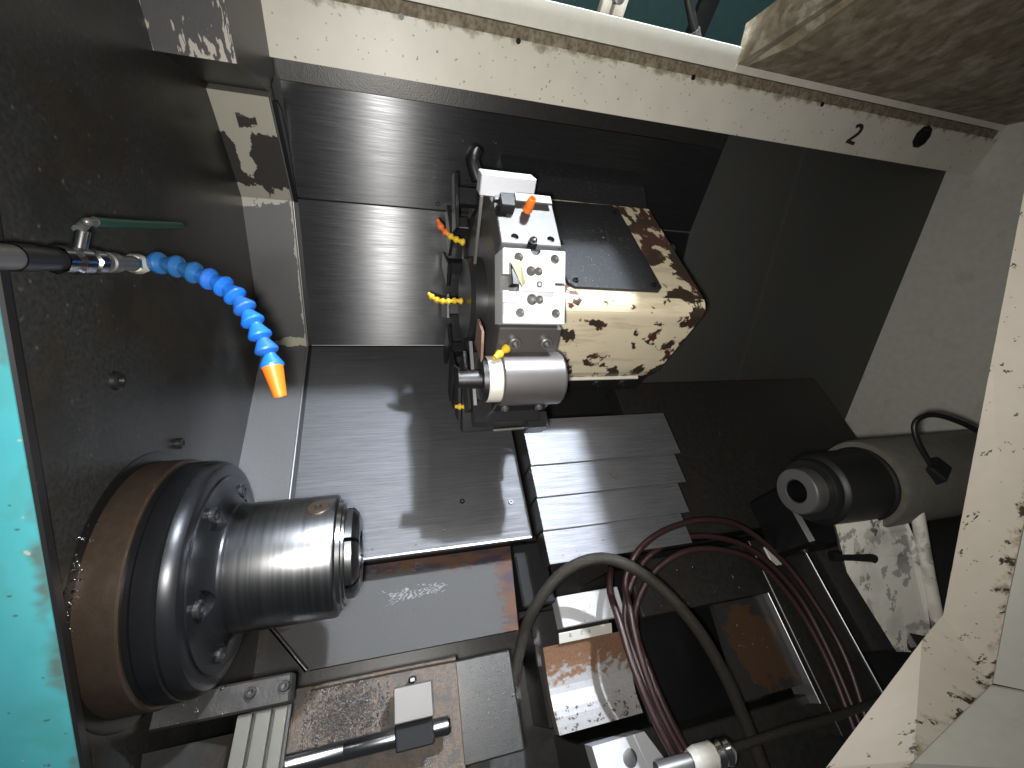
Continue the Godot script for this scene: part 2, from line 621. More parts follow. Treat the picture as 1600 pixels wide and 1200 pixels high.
	# bed casting: grey paint, its edges rusted orange; the band along the back also paints in the shade under the lip
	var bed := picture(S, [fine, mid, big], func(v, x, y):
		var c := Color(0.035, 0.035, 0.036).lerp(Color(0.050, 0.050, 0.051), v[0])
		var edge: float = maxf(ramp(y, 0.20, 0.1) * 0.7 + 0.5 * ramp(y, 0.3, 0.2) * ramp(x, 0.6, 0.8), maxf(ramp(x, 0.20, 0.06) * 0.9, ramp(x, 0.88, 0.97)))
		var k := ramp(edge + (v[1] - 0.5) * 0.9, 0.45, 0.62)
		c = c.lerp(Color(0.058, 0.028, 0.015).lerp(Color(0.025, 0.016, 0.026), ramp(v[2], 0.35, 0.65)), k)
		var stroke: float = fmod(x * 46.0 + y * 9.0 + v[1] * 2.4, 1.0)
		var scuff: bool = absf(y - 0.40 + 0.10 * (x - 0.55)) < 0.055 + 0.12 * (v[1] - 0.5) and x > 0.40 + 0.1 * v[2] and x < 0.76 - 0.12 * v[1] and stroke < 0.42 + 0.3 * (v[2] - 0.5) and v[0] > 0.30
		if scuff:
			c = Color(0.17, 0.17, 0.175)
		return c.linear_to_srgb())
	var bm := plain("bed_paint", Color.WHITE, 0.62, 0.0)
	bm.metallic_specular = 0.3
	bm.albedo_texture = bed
	# scoop casting: bare iron with rust towards its upper edge
	var scoop := picture(256, [noise_bytes(256, 0.1, 5), noise_bytes(256, 0.03, 6)], func(v, x, y):
		var c := Color(0.25, 0.245, 0.25).lerp(Color(0.32, 0.315, 0.32), v[0])
		var k := ramp(0.42 - y + (v[1] - 0.5) * 0.5, -0.02, 0.12)
		c = c.lerp(Color(0.15, 0.075, 0.04).lerp(Color(0.21, 0.125, 0.08), v[0]), k)
		if y > 0.7 and v[1] > 0.68 and v[0] > 0.5:
			c = Color(0.05, 0.045, 0.04)
		return c.linear_to_srgb())
	var sm := plain("scoop_iron", Color.WHITE, 0.45, 0.25)
	sm.albedo_texture = scoop
	# corner strip: grey undercoat with islands of cream left on it; v runs down the strip (0.0745 m by 0.9 m)
	var n1 := FastNoiseLite.new()
	n1.seed = 51
	n1.frequency = 22.0
	n1.fractal_octaves = 6
	n1.fractal_gain = 0.62
	var n2 := FastNoiseLite.new()
	n2.seed = 52
	n2.frequency = 260.0
	var strip := sized_picture(0.0745, 0.9, 1400.0, func(x, y):
		var j: float = n1.get_noise_2d(x, y)
		var g: float = n2.get_noise_2d(x, y)
		var q: float = x / 0.0745
		var c := Color(0.066, 0.065, 0.068).lerp(Color(0.088, 0.087, 0.090), 0.5 + 0.5 * g)
		var tongue: float = 0.065 * ramp(absf(q - 0.30), 0.24, 0.05)
		if y + j * 0.045 < 0.050 + tongue and not (absf(y - 0.035) < 0.009 + j * 0.01 and absf(q - 0.52) < 0.17):
			c = Color(0.40, 0.385, 0.32)
		elif absf(y + j * 0.022 - 0.150) < 0.007 + 0.012 * ramp(q, 0.55, 0.1):
			c = Color(0.34, 0.325, 0.28)
		elif absf(y + j * 0.008 - 0.402) < 0.005 + 0.004 * ramp(q, 0.3, 0.8) and q > 0.25 + j * 0.3:
			c = Color(0.34, 0.325, 0.255)
		elif q + j * 0.08 > 0.955 and y < 0.40 and y > 0.15:
			c = Color(0.32, 0.31, 0.28)
		elif y < 0.148 and y > 0.03:
			c = Color(0.036, 0.033, 0.031).lerp(Color(0.052, 0.048, 0.045), 0.5 + 0.5 * g)
		return c.linear_to_srgb())
	var stm := plain("strip_paint", Color.WHITE, 0.4, 0.15)
	stm.albedo_texture = strip
	# flange of the door frame: spots and a smear of dirt along the fold (u = 1)
	var flange := sized_picture(0.055, 1.5, 1150.0, func(x, y):
		var j: float = n1.get_noise_2d(x + 3.0, y)
		var k: float = n1.get_noise_2d(x * 1.6 + 7.0, y * 1.6)
		var g: float = n2.get_noise_2d(x, y + 5.0)
		var q: float = x / 0.055
		var c := Color(0.64, 0.575, 0.48).lerp(Color(0.72, 0.655, 0.56), 0.5 + 0.5 * j)
		c = c.lerp(Color(0.30, 0.23, 0.16), 0.75 * ramp(q + j * 0.5, 0.80, 0.98) * ramp(k, -0.25, 0.1))
		if k + 0.35 * g > 0.52 - 0.28 * ramp(q, 0.60, 0.95):
			c = Color(0.05, 0.038, 0.025)
		elif g > 0.80 and j > 0.0:
			c = Color(0.15, 0.11, 0.07)
		return c.linear_to_srgb())
	var flm := plain("flange_paint", Color.WHITE, 0.45)
	flm.albedo_texture = flange
	var patch := sized_picture(0.12, 0.14, 1800.0, func(x, y):
		var j: float = n1.get_noise_2d(x, y + 9.0)
		var g: float = n2.get_noise_2d(x, y)
		var c := Color(0.014, 0.014, 0.0145).lerp(Color(0.023, 0.0225, 0.022), 0.5 + 0.5 * g)
		var d: float = Vector2((x - 0.045) / 0.055, (y - 0.07) / 0.065).length()
		if d + j * 0.8 < 0.85:
			c = Color(0.060, 0.028, 0.013).lerp(Color(0.035, 0.020, 0.011), 0.5 + 0.5 * g)
		return c.linear_to_srgb())
	var ptm := plain("rust_patch", Color.WHITE, 0.5, 0.1)
	ptm.albedo_texture = patch
	ptm.uv1_scale = Vector3(1.0 / 0.12, 1.0 / 0.14, 1)
	# worn edge of the corner block
	var worn := picture(256, [noise_bytes(256, 0.12, 11), noise_bytes(256, 0.04, 12)], func(v, x, y):
		var c := Color(0.034, 0.033, 0.034).lerp(Color(0.050, 0.048, 0.049), v[0])
		var j: float = (v[1] - 0.5) * 0.30
		if (x + j > 0.93 and x + j < 0.985) or (y + j > 0.96 and x > 0.3) or x - j * 0.3 < 0.012:
			c = Color(0.38, 0.35, 0.31)
		return c.linear_to_srgb())
	var wm := plain("worn_block", Color.WHITE, 0.45, 0.0)
	wm.albedo_texture = worn
	# brushed sheet steel, brushed along u
	var brush := Image.create(512, 512, false, Image.FORMAT_RGB8)
	var bz := FastNoiseLite.new()
	bz.seed = 21
	bz.frequency = 1.0
	bz.fractal_octaves = 3
	var bz2 := FastNoiseLite.new()
	bz2.seed = 22
	bz2.frequency = 0.008
	bz2.fractal_octaves = 4
	for y in 512:
		for x in 512:
			var s := bz.get_noise_2d(x * 0.006, y * 0.31) * 0.5 + bz.get_noise_2d(x * 0.03 + 90.0, y * 0.9) * 0.3
			var g := clampf(0.88 + s * 0.20, 0.0, 1.0)
			brush.set_pixel(x, y, Color(g, g, g * 1.01))
	var brush_tex := ImageTexture.create_from_image(brush)
	var rimg := Image.create(512, 512, false, Image.FORMAT_RGB8)
	for y in 512:
		for x in 512:
			var s := bz.get_noise_2d(x * 0.008 + 300.0, y * 0.4)
			var g := clampf(0.86 + s * 0.22, 0.2, 1.0)
			rimg.set_pixel(x, y, Color(g, g, g))
	var rough_tex := ImageTexture.create_from_image(rimg)
	for a in [["brushed", lin(0.115, 0.117, 0.120), 0.42, -0.90, 0.90], ["brushed_flat", lin(0.13, 0.132, 0.139), 0.74, -0.1, 0.9], ["plate_steel", lin(0.26, 0.265, 0.28), 0.70, -0.1, 0.88]]:
		var m := plain(a[0], a[1], a[2], a[4])
		m.albedo_texture = brush_tex
		m.roughness_texture = rough_tex
		m.roughness_texture_channel = BaseMaterial3D.TEXTURE_CHANNEL_RED
		m.anisotropy_enabled = true
		m.anisotropy = a[3]
		m.uv1_scale = Vector3(1.0, 1.5, 1)
	# turned and machined steel
	var turned := Image.create(512, 64, false, Image.FORMAT_RGB8)
	for x in 512:
		var s := bz.get_noise_2d(x * 0.37, 5.0) * 0.5 + bz2.get_noise_2d(x * 3.0, 9.0) * 0.9
		for y in 64:
			var g := clampf(0.74 + s * 0.03 + bz.get_noise_2d(x * 0.2, y * 0.02) * 0.06, 0.0, 1.0)
			turned.set_pixel(x, y, Color(g, g, g))
	var tt := plain("turned", lin(0.38, 0.385, 0.40), 0.40, 1.0)
	var turned_tex := ImageTexture.create_from_image(turned)
	tt.albedo_texture = turned_tex
	tt.roughness_texture = turned_tex
	tt.uv1_scale = Vector3(2, 1, 1)
	plain("black_oxide", lin(0.022, 0.023, 0.026), 0.32, 0.75)
	plain("oil_black", lin(0.006, 0.0065, 0.007), 0.34, 0.2)
	plain("matt_black", lin(0.010, 0.010, 0.011), 0.75).metallic_specular = 0.25  # plain matt black; on the clamp it stands for a shaded face
	plain("rubber", lin(0.005, 0.005, 0.0055), 0.45)
	plain("bright", lin(0.54, 0.55, 0.58), 0.45, 0.4)
	plain("milled", lin(0.17, 0.168, 0.165), 0.40, 0.75)
	plain("cast_steel", lin(0.13, 0.12, 0.118), 0.40, 0.7)
	plain("chrome", lin(0.40, 0.40, 0.41), 0.20, 1.0)
	plain("dark_steel", lin(0.030, 0.030, 0.032), 0.33, 0.6)
	plain("carbide", lin(0.30, 0.25, 0.14), 0.3, 0.8)
	plain("copper_plate", lin(0.22, 0.13, 0.10), 0.4, 0.5)
	plain("blue_plastic", lin(0.008, 0.10, 0.42), 0.38)
	plain("blue_worn", lin(0.010, 0.085, 0.34), 0.46)
	plain("blue_oily", lin(0.012, 0.07, 0.19), 0.30)
	plain("orange_plastic", lin(0.62, 0.13, 0.01), 0.42)
	plain("orange_dull", lin(0.55, 0.12, 0.03), 0.45)
	plain("yellow_plastic", lin(0.50, 0.33, 0.02), 0.42)
	plain("white_plastic", lin(0.42, 0.41, 0.37), 0.4)
	plain("green_grip", lin(0.007, 0.034, 0.023), 0.40)
	plain("black_text", lin(0.03, 0.022, 0.015), 0.6)
	plain("red_hose", lin(0.024, 0.009, 0.010), 0.46)
	plain("quill_black", lin(0.008, 0.0085, 0.009), 0.5, 0.3)
	plain("bar_enamel", lin(0.065, 0.064, 0.054), 0.45)
	plain("dull_steel", lin(0.075, 0.072, 0.070), 0.50, 0.4)
	plain("bare_line", lin(0.30, 0.30, 0.31), 0.38, 0.8)
	var hose := picture(128, [noise_bytes(128, 0.2, 31), noise_bytes(128, 0.05, 32)], func(v, _x, _y):
		var g: float = 0.008 + v[0] * 0.014 + v[1] * 0.007
		return Color(g, g * 0.88, g * 0.74).linear_to_srgb())
	var hm := plain("grey_hose", Color.WHITE, 0.75)
	hm.metallic_specular = 0.3
	hm.albedo_texture = hose
	hm.uv1_scale = Vector3(16, 2, 1)
	var pv := picture(256, [noise_bytes(256, 0.14, 41), noise_bytes(256, 0.03, 42)], func(v, _x, _y):
		var g: float = 0.010 + v[0] * 0.008
		if v[0] > 0.83 and v[1] > 0.55:
			g = 0.30
		return Color(g, g * 1.05, g * 1.2).linear_to_srgb())
	textured("black_cover", pv, 9.0, 0.5, 0.0).metallic_specular = 0.34

# ==================================================================== the enclosure

func on_front(x: float, y: float, lift := 0.0) -> Vector3:
	return Vector3(x, y, 0.3364 + (0.4216 - y) * 1.0178) + FRONT_N * lift

func mid_at(x: float, s: float, lift := 0.0) -> Vector3:
	return Vector3(x, 0, 0) + MID_UP * s + MID_N * lift

func top_at(x: float, s: float, lift := 0.0) -> Vector3:
	return KINK + Vector3(x, 0, 0) + TOP_UP * s + TOP_N * lift

func build_enclosure():
	var w = setting("wall_left")
	var b := mb()
	b.prism([Vector2(-0.30, 0.749), Vector2(0.003, 0.749), Vector2(0.80, -0.035), Vector2(1.05, -0.28), Vector2(1.05, -0.5), Vector2(-0.30, -0.5)], -0.21, -0.18)
	put(b, "panel", M.wall, w)
	# plugs and screws in the left wall
	var plug = thing("rubber_plug", "small black rubber plug in the dark wall above the spindle", "plug", Vector3(-0.18, 0.313, 0.307))
	b = mb(Transform3D(Basis(), Vector3(-0.18, 0.313, 0.307)))
	b.lathe([Vector2(0, 0.0085), Vector2(0.003, 0.008), Vector2(0.0045, 0.006), Vector2(0.0045, 0.004), Vector2(0.001, 0.003), Vector2(0.001, 0.0001)], 20)
	put(b, "disc", M.rubber, plug)
	var scr = thing("wall_screw", "single small screw in the dark wall just above the brown spindle ring", "screw", Vector3(-0.18, 0.1894, 0.3034))
	socket_screw(scr, Vector3(-0.18, 0.1894, 0.3034), Vector3.RIGHT, 0.006, 0.006, M.dark_steel, "head")
	var knob = thing("wall_knob", "black rubber knob on a pale washer beside the blue hose", "rubber_knob", Vector3(-0.18, 0.10, -0.06))  # a knob with a ring, fixed to the left wall
	b = mb(along(Vector3(-0.182, 0.088, -0.078), Vector3(1, 0.1, 0.0)))
	b.lathe([Vector2(0, 0.012), Vector2(0.003, 0.012), Vector2(0.003, 0.0001)], 20)
	put(b, "washer", M.white_plastic, knob)
	b = mb(along(Vector3(-0.179, 0.088, -0.078), Vector3(1, 0.1, 0.0)))
	b.lathe([Vector2(0, 0.008), Vector2(0.012, 0.008), Vector2(0.016, 0.013), Vector2(0.03, 0.013), Vector2(0.036, 0.009), Vector2(0.038, 0.0001)], 20)
	put(b, "cap", M.rubber, knob)
	# back wall behind the tailstock: three lapped sheets
	var back = setting("wall_back")
	var xs := [0.60, 0.69, 0.93, 1.14, 1.40]
	for i in 4:
		b = mb()
		var lift: float = [0.0, 0.004, 0.011, 0.008][i]
		var p := [mid_at(xs[i], -0.34, lift), mid_at(xs[i + 1], -0.34, lift), mid_at(xs[i + 1], 0.50, lift), mid_at(xs[i], 0.50, lift)]
		b.slab(p, -MID_N * 0.012)
		put(b, "panel", M.sheet, back)
	var right = setting("wall_right")
	b = mb()
	b.prism([Vector2(-0.40, 0.62), Vector2(0.10, 0.62), Vector2(0.75, 0.05), Vector2(0.75, -0.215), Vector2(0.137, -0.215), Vector2(-0.40, 0.61)], 1.385, 1.41)
	put(b, "panel", M.grey_enamel, right)
	var floor_ = setting("floor")
	b = mb()
	b.box(Vector3(-0.18, -0.26, -0.2), Vector3(1.6, -0.23, 1.1), 0.0)
	put(b, "sump", M.iron, floor_)
	# unseen overhead panels, added to block the lamp and shape where its light falls
	var added_roof = setting("added_roof")
	b = mb()
	b.box(Vector3(-0.21, 0.750, -0.226), Vector3(0.437, 0.760, -0.040), 0.001)
	put(b, "header", M.grey_enamel, added_roof)  # added to keep the lamp off the beam and the back covers
	b = mb()
	b.box(Vector3(0.4375, 0.750, -0.226), Vector3(1.42, 0.760, 0.60), 0.001)
	put(b, "panel", M.grey_enamel, added_roof)
	b = mb()
	b.box(Vector3(-0.21, 0.750, -0.0395), Vector3(0.092, 0.760, 0.60), 0.001)
	put(b, "side_panel", M.grey_enamel, added_roof)  # added to keep the lamp off the left wall
	b = mb()
	b.box(Vector3(0.66, 0.750, -0.55), Vector3(1.42, 0.760, -0.2265), 0.001)
	put(b, "rear_panel", M.grey_enamel, added_roof)
	var far = setting("wall_far")
	b = mb()
	b.slab([Vector3(-2.0, -1.6, -5.0), Vector3(8.0, -1.6, -5.0), Vector3(8.0, 3.0, -5.0), Vector3(-2.0, 3.0, -5.0)], Vector3(0, 0, -0.03))
	put(b, "panel", M.teal, far)

func build_frame():
	# turquoise door post, left
	var t = thing("door_post", "turquoise painted door post with a dark edge beside the spindle", "door post", on_front(-0.18, 0.2))
	var b := mb()
	var o := []
	for q in [[-0.50, 0.75], [-0.1735, 0.75], [-0.1735, -0.3], [-0.50, -0.3]]:
		o.append(on_front(q[0], q[1], 0.012))
	b.lay = func(q: Vector3) -> Vector2: return Vector2((q.x + 0.1735) / 0.16 + 1.0, (q - on_front(0, 0.75)).dot(FRONT_DOWN) / 1.5)
	b.slab(o, -FRONT_N * 0.009)
	put(b, "face", M.post_paint, t)
	b = mb()
	b.slab([on_front(-0.1734, 0.75, 0.0112), on_front(-0.1718, 0.75, 0.0095), on_front(-0.1718, -0.3, 0.0095), on_front(-0.1734, -0.3, 0.0112)], -FRONT_N * 0.0062)
	put(b, "edge", M.dark_steel, t)
	# right hand frame of the door opening
	t = thing("door_frame", "cream front frame with a bent corner and brown dirt spots along its fold", "door frame", on_front(0.8, 0.2))
	# the flange faces the opening: its inner edge lies in the plane of the opening, its fold stands 5 cm out of it
	var inner := [[0.80, 0.80], [0.777, 0.537], [0.780, 0.398], [0.787, 0.1445], [0.752, 0.121], [0.6045, 0.0063], [0.46, -0.13]]
	var fold := [[0.815, 0.80], [0.790, 0.537], [0.792, 0.398], [0.801, 0.175], [0.809, 0.096], [0.679, 0.040], [0.53, -0.10]]
	b = mb()
	var fv := 0.0
	for i in inner.size() - 1:
		var q := [on_front(inner[i][0], inner[i][1]), on_front(fold[i][0], fold[i][1], 0.05), on_front(fold[i + 1][0], fold[i + 1][1], 0.05), on_front(inner[i + 1][0], inner[i + 1][1])]
		var f2: float = fv + q[1].distance_to(q[2]) / 1.5
		b.slab([q[0], q[1], q[2]], Vector3(0.003, 0, 0), [Vector2(0, fv), Vector2(1, fv), Vector2(1, f2)])
		b.slab([q[0], q[2], q[3]], Vector3(0.003, 0, 0), [Vector2(0, fv), Vector2(1, f2), Vector2(0, f2)])
		fv = f2
	put(b, "flange", M.flange_paint, t)
	b = mb(along(on_front(0.735, 0.040, 0.033), Vector3(-0.75, 0.45, 0.45)))
	b.lathe([Vector2(-0.004, 0.012), Vector2(0.0015, 0.012), Vector2(0.0015, 0.008), Vector2(-0.003, 0.007), Vector2(-0.003, 0.0001)], 20)
	put(b, "cable_hole", M.rubber, t)
	b = mb()
	o = []
	for q in fold.slice(0, 5):
		o.append(on_front(q[0] + 0.002, q[1], 0.05))
	o.append_array([on_front(1.15, 0.12, 0.33), on_front(1.15, 0.80, 0.33)])
	b.slab(o, -FRONT_N * 0.004)
	put(b, "outer_skin", M.white_enamel, t, "bright white outer skin of the frame")
	b = mb()
	o = [on_front(0.81, 0.093, 0.05), on_front(0.681, 0.037, 0.05), on_front(0.532, -0.103, 0.05), on_front(0.55, -0.4, 0.05), on_front(1.15, -0.4, 0.30), on_front(1.15, 0.115, 0.30)]
	b.slab(o, -FRONT_N * 0.004)
	put(b, "lower_skin", M.grey_enamel, t, "dull grey lower skin below the fold")
	# cream cross beam at the back
	t = thing("cross_beam", "long cream cross beam above the steel covers, with a black number 2", "beam", top_at(0.6, 0.22))
	b = mb()
	var zy := func(s: float, lift: float) -> Vector2: var q := top_at(0, s, lift); return Vector2(q.z, q.y)
	b.lay = func(q: Vector3) -> Vector2: return Vector2((q.x + 0.14) / 1.55, ((q - KINK).dot(TOP_UP) - 0.19) / 0.08)
	b.prism([zy.call(0.190, 0.012), zy.call(0.264, 0.012), zy.call(0.264, -0.05), zy.call(0.190, -0.05)], -0.138, 1.384, 0.002)
	put(b, "face", M.beam_paint, t)
	b = mb()
	b.prism([zy.call(0.264, 0.002), zy.call(0.280, 0.002), zy.call(0.280, -0.05), zy.call(0.264, -0.05)], -0.138, 1.384)
	put(b, "gutter", M.dirt, t, "brown dirty gutter along the top of the beam")
	var tm := TextMesh.new()
	var sf := SystemFont.new()
	sf.font_names = PackedStringArray(["Droid Sans"])
	sf.font_weight = 700
	tm.font = sf
	tm.text = "2"
	tm.font_size = 48
	tm.pixel_size = 0.00105
	tm.depth = 0.0006
	var tx := MeshInstance3D.new()
	tx.name = "number"
	tx.mesh = tm
	tm.surface_set_material(0, M.black_text)
	t.add_child(tx, true)
	var at := top_at(0.976, 0.2255, 0.0135)
	tx.transform = Transform3D(Basis(Vector3(1, 0, 0), TOP_UP, TOP_N).rotated(TOP_N, -0.10), at - t.position)
	b = mb(along(top_at(1.158, 0.243, 0.012), TOP_N))
	b.lathe([Vector2(-0.002, 0.022), Vector2(0.002, 0.021), Vector2(0.004, 0.016), Vector2(0.002, 0.012), Vector2(0.0012, 0.0001)], 9, 1.0)
	put(b, "grommet", M.rubber, t)
	for q in [[0.075, 0.262], [0.248, 0.262], [0.565, 0.262], [0.86, 0.262]]:
		b = mb(along(top_at(q[0], q[1], 0.010), TOP_N))
		b.lathe([Vector2(0, 0.004), Vector2(0.003, 0.004), Vector2(0.003, 0.0001)], 10)
		put(b, "rivet", M.oil_black, t)
	# bright lid sheet above the beam
	t = thing("lid_sheet", "bright cream lid sheet lying above the brown gutter", "lid", top_at(0.3, 0.32))
	b = mb()
	b.prism([zy.call(0.281, 0.014), zy.call(0.314, 0.013), zy.call(0.3155, 0.010), zy.call(0.3155, -0.02), zy.call(0.281, -0.02)], -0.138, 0.640, 0.002)
	put(b, "sheet", M.white_enamel, t)
	b = mb()
	b.prism([zy.call(0.281, 0.010), zy.call(0.292, 0.010), zy.call(0.292, -0.02), zy.call(0.281, -0.02)], 0.642, 1.384, 0.001)
	put(b, "strip", M.cream, t)
	# hinge bracket, gas strut and post beyond the lid
	t = thing("hinge_bracket", "small cream hinge bracket standing on the lid edge", "bracket", Vector3(0.4, 0.52, -0.27))
	b = mb()
	b.box(Vector3(0.395, 0.48, -0.30), Vector3(0.412, 0.60, -0.285), 0.001)
	b.box(Vector3(0.418, 0.48, -0.30), Vector3(0.438, 0.535, -0.285), 0.001)
	put(b, "plate", M.cream, t)
	b = mb(along(Vector3(0.417, 0.535, -0.285), Vector3(0.2, 0.2, 1)))
	b.lathe([Vector2(-0.01, 0.010), Vector2(0.008, 0.010), Vector2(0.010, 0.007), Vector2(0.010, 0.0001)], 16)
	put(b, "pin", M.milled, t)
	t = thing("gas_strut", "grey gas strut leaning behind the lid", "strut", Vector3(0.6, 0.50, -0.30))
	b = mb()
	b.tube([Vector3(0.40, 0.72, -0.33), Vector3(0.585, 0.515, -0.30)], 0.0075, 14, 1)
	put(b, "cylinder", M.dark_steel, t)
	b = mb()
	b.tube([Vector3(0.585, 0.515, -0.30), Vector3(0.605, 0.493, -0.297)], 0.010, 14, 1)
	put(b, "end_fitting", M.milled, t)
	t = thing("support_post", "black flat post standing behind the gas strut", "post", Vector3(0.63, 0.5, -0.33))
	b = mb()
	b.slab([Vector3(0.603, 0.40, -0.34), Vector3(0.640, 0.40, -0.34), Vector3(0.640, 0.74, -0.36), Vector3(0.606, 0.74, -0.36)], Vector3(0, 0, -0.012))
	put(b, "bar", M.oil_black, t)
	# raised hood over the right half
	t = thing("hood_door", "raised hood with a grimy brown underside over the right half", "hood", Vector3(0.65, 0.495, -0.226))
	var h0 := Vector3(0, 0.497, -0.222)
	var hd := Vector3(0, 0.616, 0.788)      # rising towards the operator
	b = mb()
	b.slab([h0 + Vector3(0.662, 0, 0), h0 + Vector3(1.384, 0, 0), h0 + hd * 0.085 + Vector3(1.384, 0, 0), h0 + hd * 0.085 + Vector3(0.675, 0, 0)], Vector3(0, 0.02, -0.01))
	put(b, "flange", M.grime, t)
	b = mb()
	var k0 := h0 + hd * 0.085
	var kd := Vector3(0, 0.78, 0.625)
	b.slab([k0 + Vector3(0.675, 0, 0), k0 + Vector3(1.384, 0, 0), k0 + kd * 0.24 + Vector3(1.384, 0, 0), k0 + kd * 0.24 + Vector3(0.72, 0, 0)], Vector3(0, 0.02, -0.016))
	put(b, "underside", M.grime, t)
	b = mb()
	b.slab([h0 + Vector3(0.645, 0.0, 0), h0 + Vector3(0.661, -0.002, 0), k0 + Vector3(0.674, 0, 0), k0 + kd * 0.24 + Vector3(0.719, 0, 0), k0 + kd * 0.24 + Vector3(0.69, 0, -0.0), k0 + Vector3(0.648, 0.008, -0.005)], Vector3(0, 0.05, -0.03))
	put(b, "rim", M.grime, t)
func build_covers():
	var t = thing("corner_strip", "grey corner strip with islands of chipped cream paint beside the steel covers", "corner strip", Vector3(-0.14, 0, 0))
	# drawn down the profile so that the texture runs from top to bottom
	var prof := [Vector3(0, 0.372, -0.134), Vector3(0, 0.216, -0.1345), Vector3(0, 0.004, 0.004), Vector3(0, 0.004, 0.46)]
	var run := [0.0, 0.156, 0.409, 0.865]
	var b := mb()
	for i in 3:
		var p := []
		var tt := []
		for q in [[-0.18, i], [-0.1055, i], [-0.1055, i + 1], [-0.18, i + 1]]:
			p.append(prof[q[1]] + Vector3(q[0], 0, 0))
			tt.append(Vector2((q[0] + 0.18) / 0.0745, run[q[1]] / 0.9))
		var n: Vector3 = (p[1] - p[0]).cross(p[3] - p[0]).normalized()
		b.slab(p, n * (0.03 if n.z < 0 or n.y < 0 else -0.03), tt)
	put(b, "strip", M.strip_paint, t)
	b = mb()
	for i in 3:
		var p := []
		for q in [[-0.1053, i], [-0.0975, i], [-0.0975, i + 1], [-0.1053, i + 1]]:
			p.append(prof[q[1]] * 1.0 + Vector3(q[0], 0, 0) - Vector3(0, 0.006, 0.006))
		b.slab(p, Vector3(0, -0.02, -0.02))
	put(b, "rubber_seal", M.rubber, t)
	b = mb()
	for i in 3:
		b.tube([prof[i] + Vector3(-0.1035, 0.0, 0.0), prof[i + 1] + Vector3(-0.1035, 0.0, 0.0)], 0.0013, 8, 1)
	put(b, "bright_edge", M.bare_line, t)
	# corner block above the strip
	t = thing("corner_block", "dark block with worn edges at the left end of the cream beam", "corner block", Vector3(-0.14, 0.45, -0.1))
	b = mb()
	var c0 := Vector3(0, 0.449, -0.019)
	b.slab([c0 + Vector3(-0.18, 0, 0), c0 + Vector3(-0.104, 0, 0), c0 + TOP_UP * 0.25 + Vector3(-0.104, 0, 0), c0 + TOP_UP * 0.25 + Vector3(-0.18, 0, 0)], -TOP_N * 0.006, [Vector2(0, 1), Vector2(1, 1), Vector2(1, 0), Vector2(0, 0)])
	put(b, "front", M.worn_block, t)
	b = mb()
	var c1 := Vector3(0, 0.378, -0.136)
	b.slab([c0 + Vector3(-0.18, -0.001, -0.007), c0 + Vector3(-0.104, -0.001, -0.007), c1 + Vector3(-0.104, 0, 0), c1 + Vector3(-0.18, 0, 0)], Vector3(0, 0.006, -0.003))
	put(b, "underside", M.iron, t)
	b = mb()
	b.slab([c0 + Vector3(-0.1035, 0, -0.002), c0 + TOP_UP * 0.25 + Vector3(-0.1035, 0, -0.002), top_at(-0.1035, 0.45, 0.0), top_at(-0.1035, 0.17, 0.0), c1 + Vector3(-0.1035, 0, 0)], Vector3(-0.005, 0, 0))
	put(b, "side", M.iron, t)
	# upper cover
	t = thing("upper_cover", "dark brushed steel cover sheet directly under the cream beam", "steel cover", top_at(0.2, 0.08))
	b = mb()
	var p := [top_at(-0.097, 0.002), top_at(0.69, 0.002), top_at(0.69, 0.164), top_at(-0.097, 0.164)]
	b.slab(p, -TOP_N * 0.004, [Vector2(0, 1), Vector2(1.6, 1), Vector2(1.6, 0.65), Vector2(0, 0.65)])
	put(b, "sheet", M.brushed, t)
	b = mb()
	b.slab([top_at(-0.103, 0.1645, -0.012), top_at(0.70, 0.1645, -0.012), top_at(0.70, 0.20, -0.012), top_at(-0.103, 0.20, -0.012)], -TOP_N * 0.004)
	put(b, "gap_sheet", M.iron, t)
	b = mb()
	b.slab([top_at(-0.18, -0.02, -0.035), top_at(1.38, -0.02, -0.060), top_at(1.38, 0.26, -0.060), top_at(-0.18, 0.26, -0.035)], -TOP_N * 0.004)
	put(b, "backing", M.oil_black, t)
	for q in [[0.174, 0.119], [0.232, 0.122], [0.138, 0.012]]:
		socket_screw(t, top_at(q[0], q[1], 0.0), TOP_N, 0.0038, 0.002, M.oil_black, "screw")
	# sloped slide cover
	t = thing("slide_cover", "sloped brushed steel slide cover with a bright vertical streak", "steel cover", mid_at(0.2, 0.13))
	b = mb()
	p = [mid_at(-0.097, 0.0015), mid_at(0.69, 0.0015), mid_at(0.69, 0.2585), mid_at(-0.097, 0.2585)]
	b.slab(p, -MID_N * 0.004, [Vector2(0, 0.6), Vector2(1.6, 0.6), Vector2(1.6, 0), Vector2(0, 0)])
	put(b, "sheet", M.brushed, t)
	b = mb()
	b.tube([Vector3(-0.097, 0.0022, 0.0012), Vector3(0.30, 0.0022, 0.0012)], 0.0011, 8, 1)
	put(b, "lower_edge", M.bare_line, t)
	# flat way cover
	t = thing("way_cover", "wide flat steel way cover lying below the turret", "steel cover", Vector3(0.1, 0, 0.2))
	b = mb()
	b.slab([Vector3(-0.097, 0, 0.0035), Vector3(0.262, 0, 0.0035), Vector3(0.262, 0, 0.403), Vector3(-0.097, 0, 0.403)], Vector3(0, -0.006, 0), [Vector2(0, 0), Vector2(0.7, 0), Vector2(0.7, 0.8), Vector2(0, 0.8)])
	put(b, "sheet", M.brushed_flat, t)
	b = mb()
	b.box(Vector3(-0.097, -0.0085, 0.4032), Vector3(0.262, 0.0012, 0.4072), 0.0008)
	put(b, "lip", M.bare_line, t)
	for q in [[0.155, 0.335], [0.236, 0.345]]:
		socket_screw(t, Vector3(q[0], 0, q[1]), Vector3.UP, 0.004, 0.002, M.oil_black, "screw")
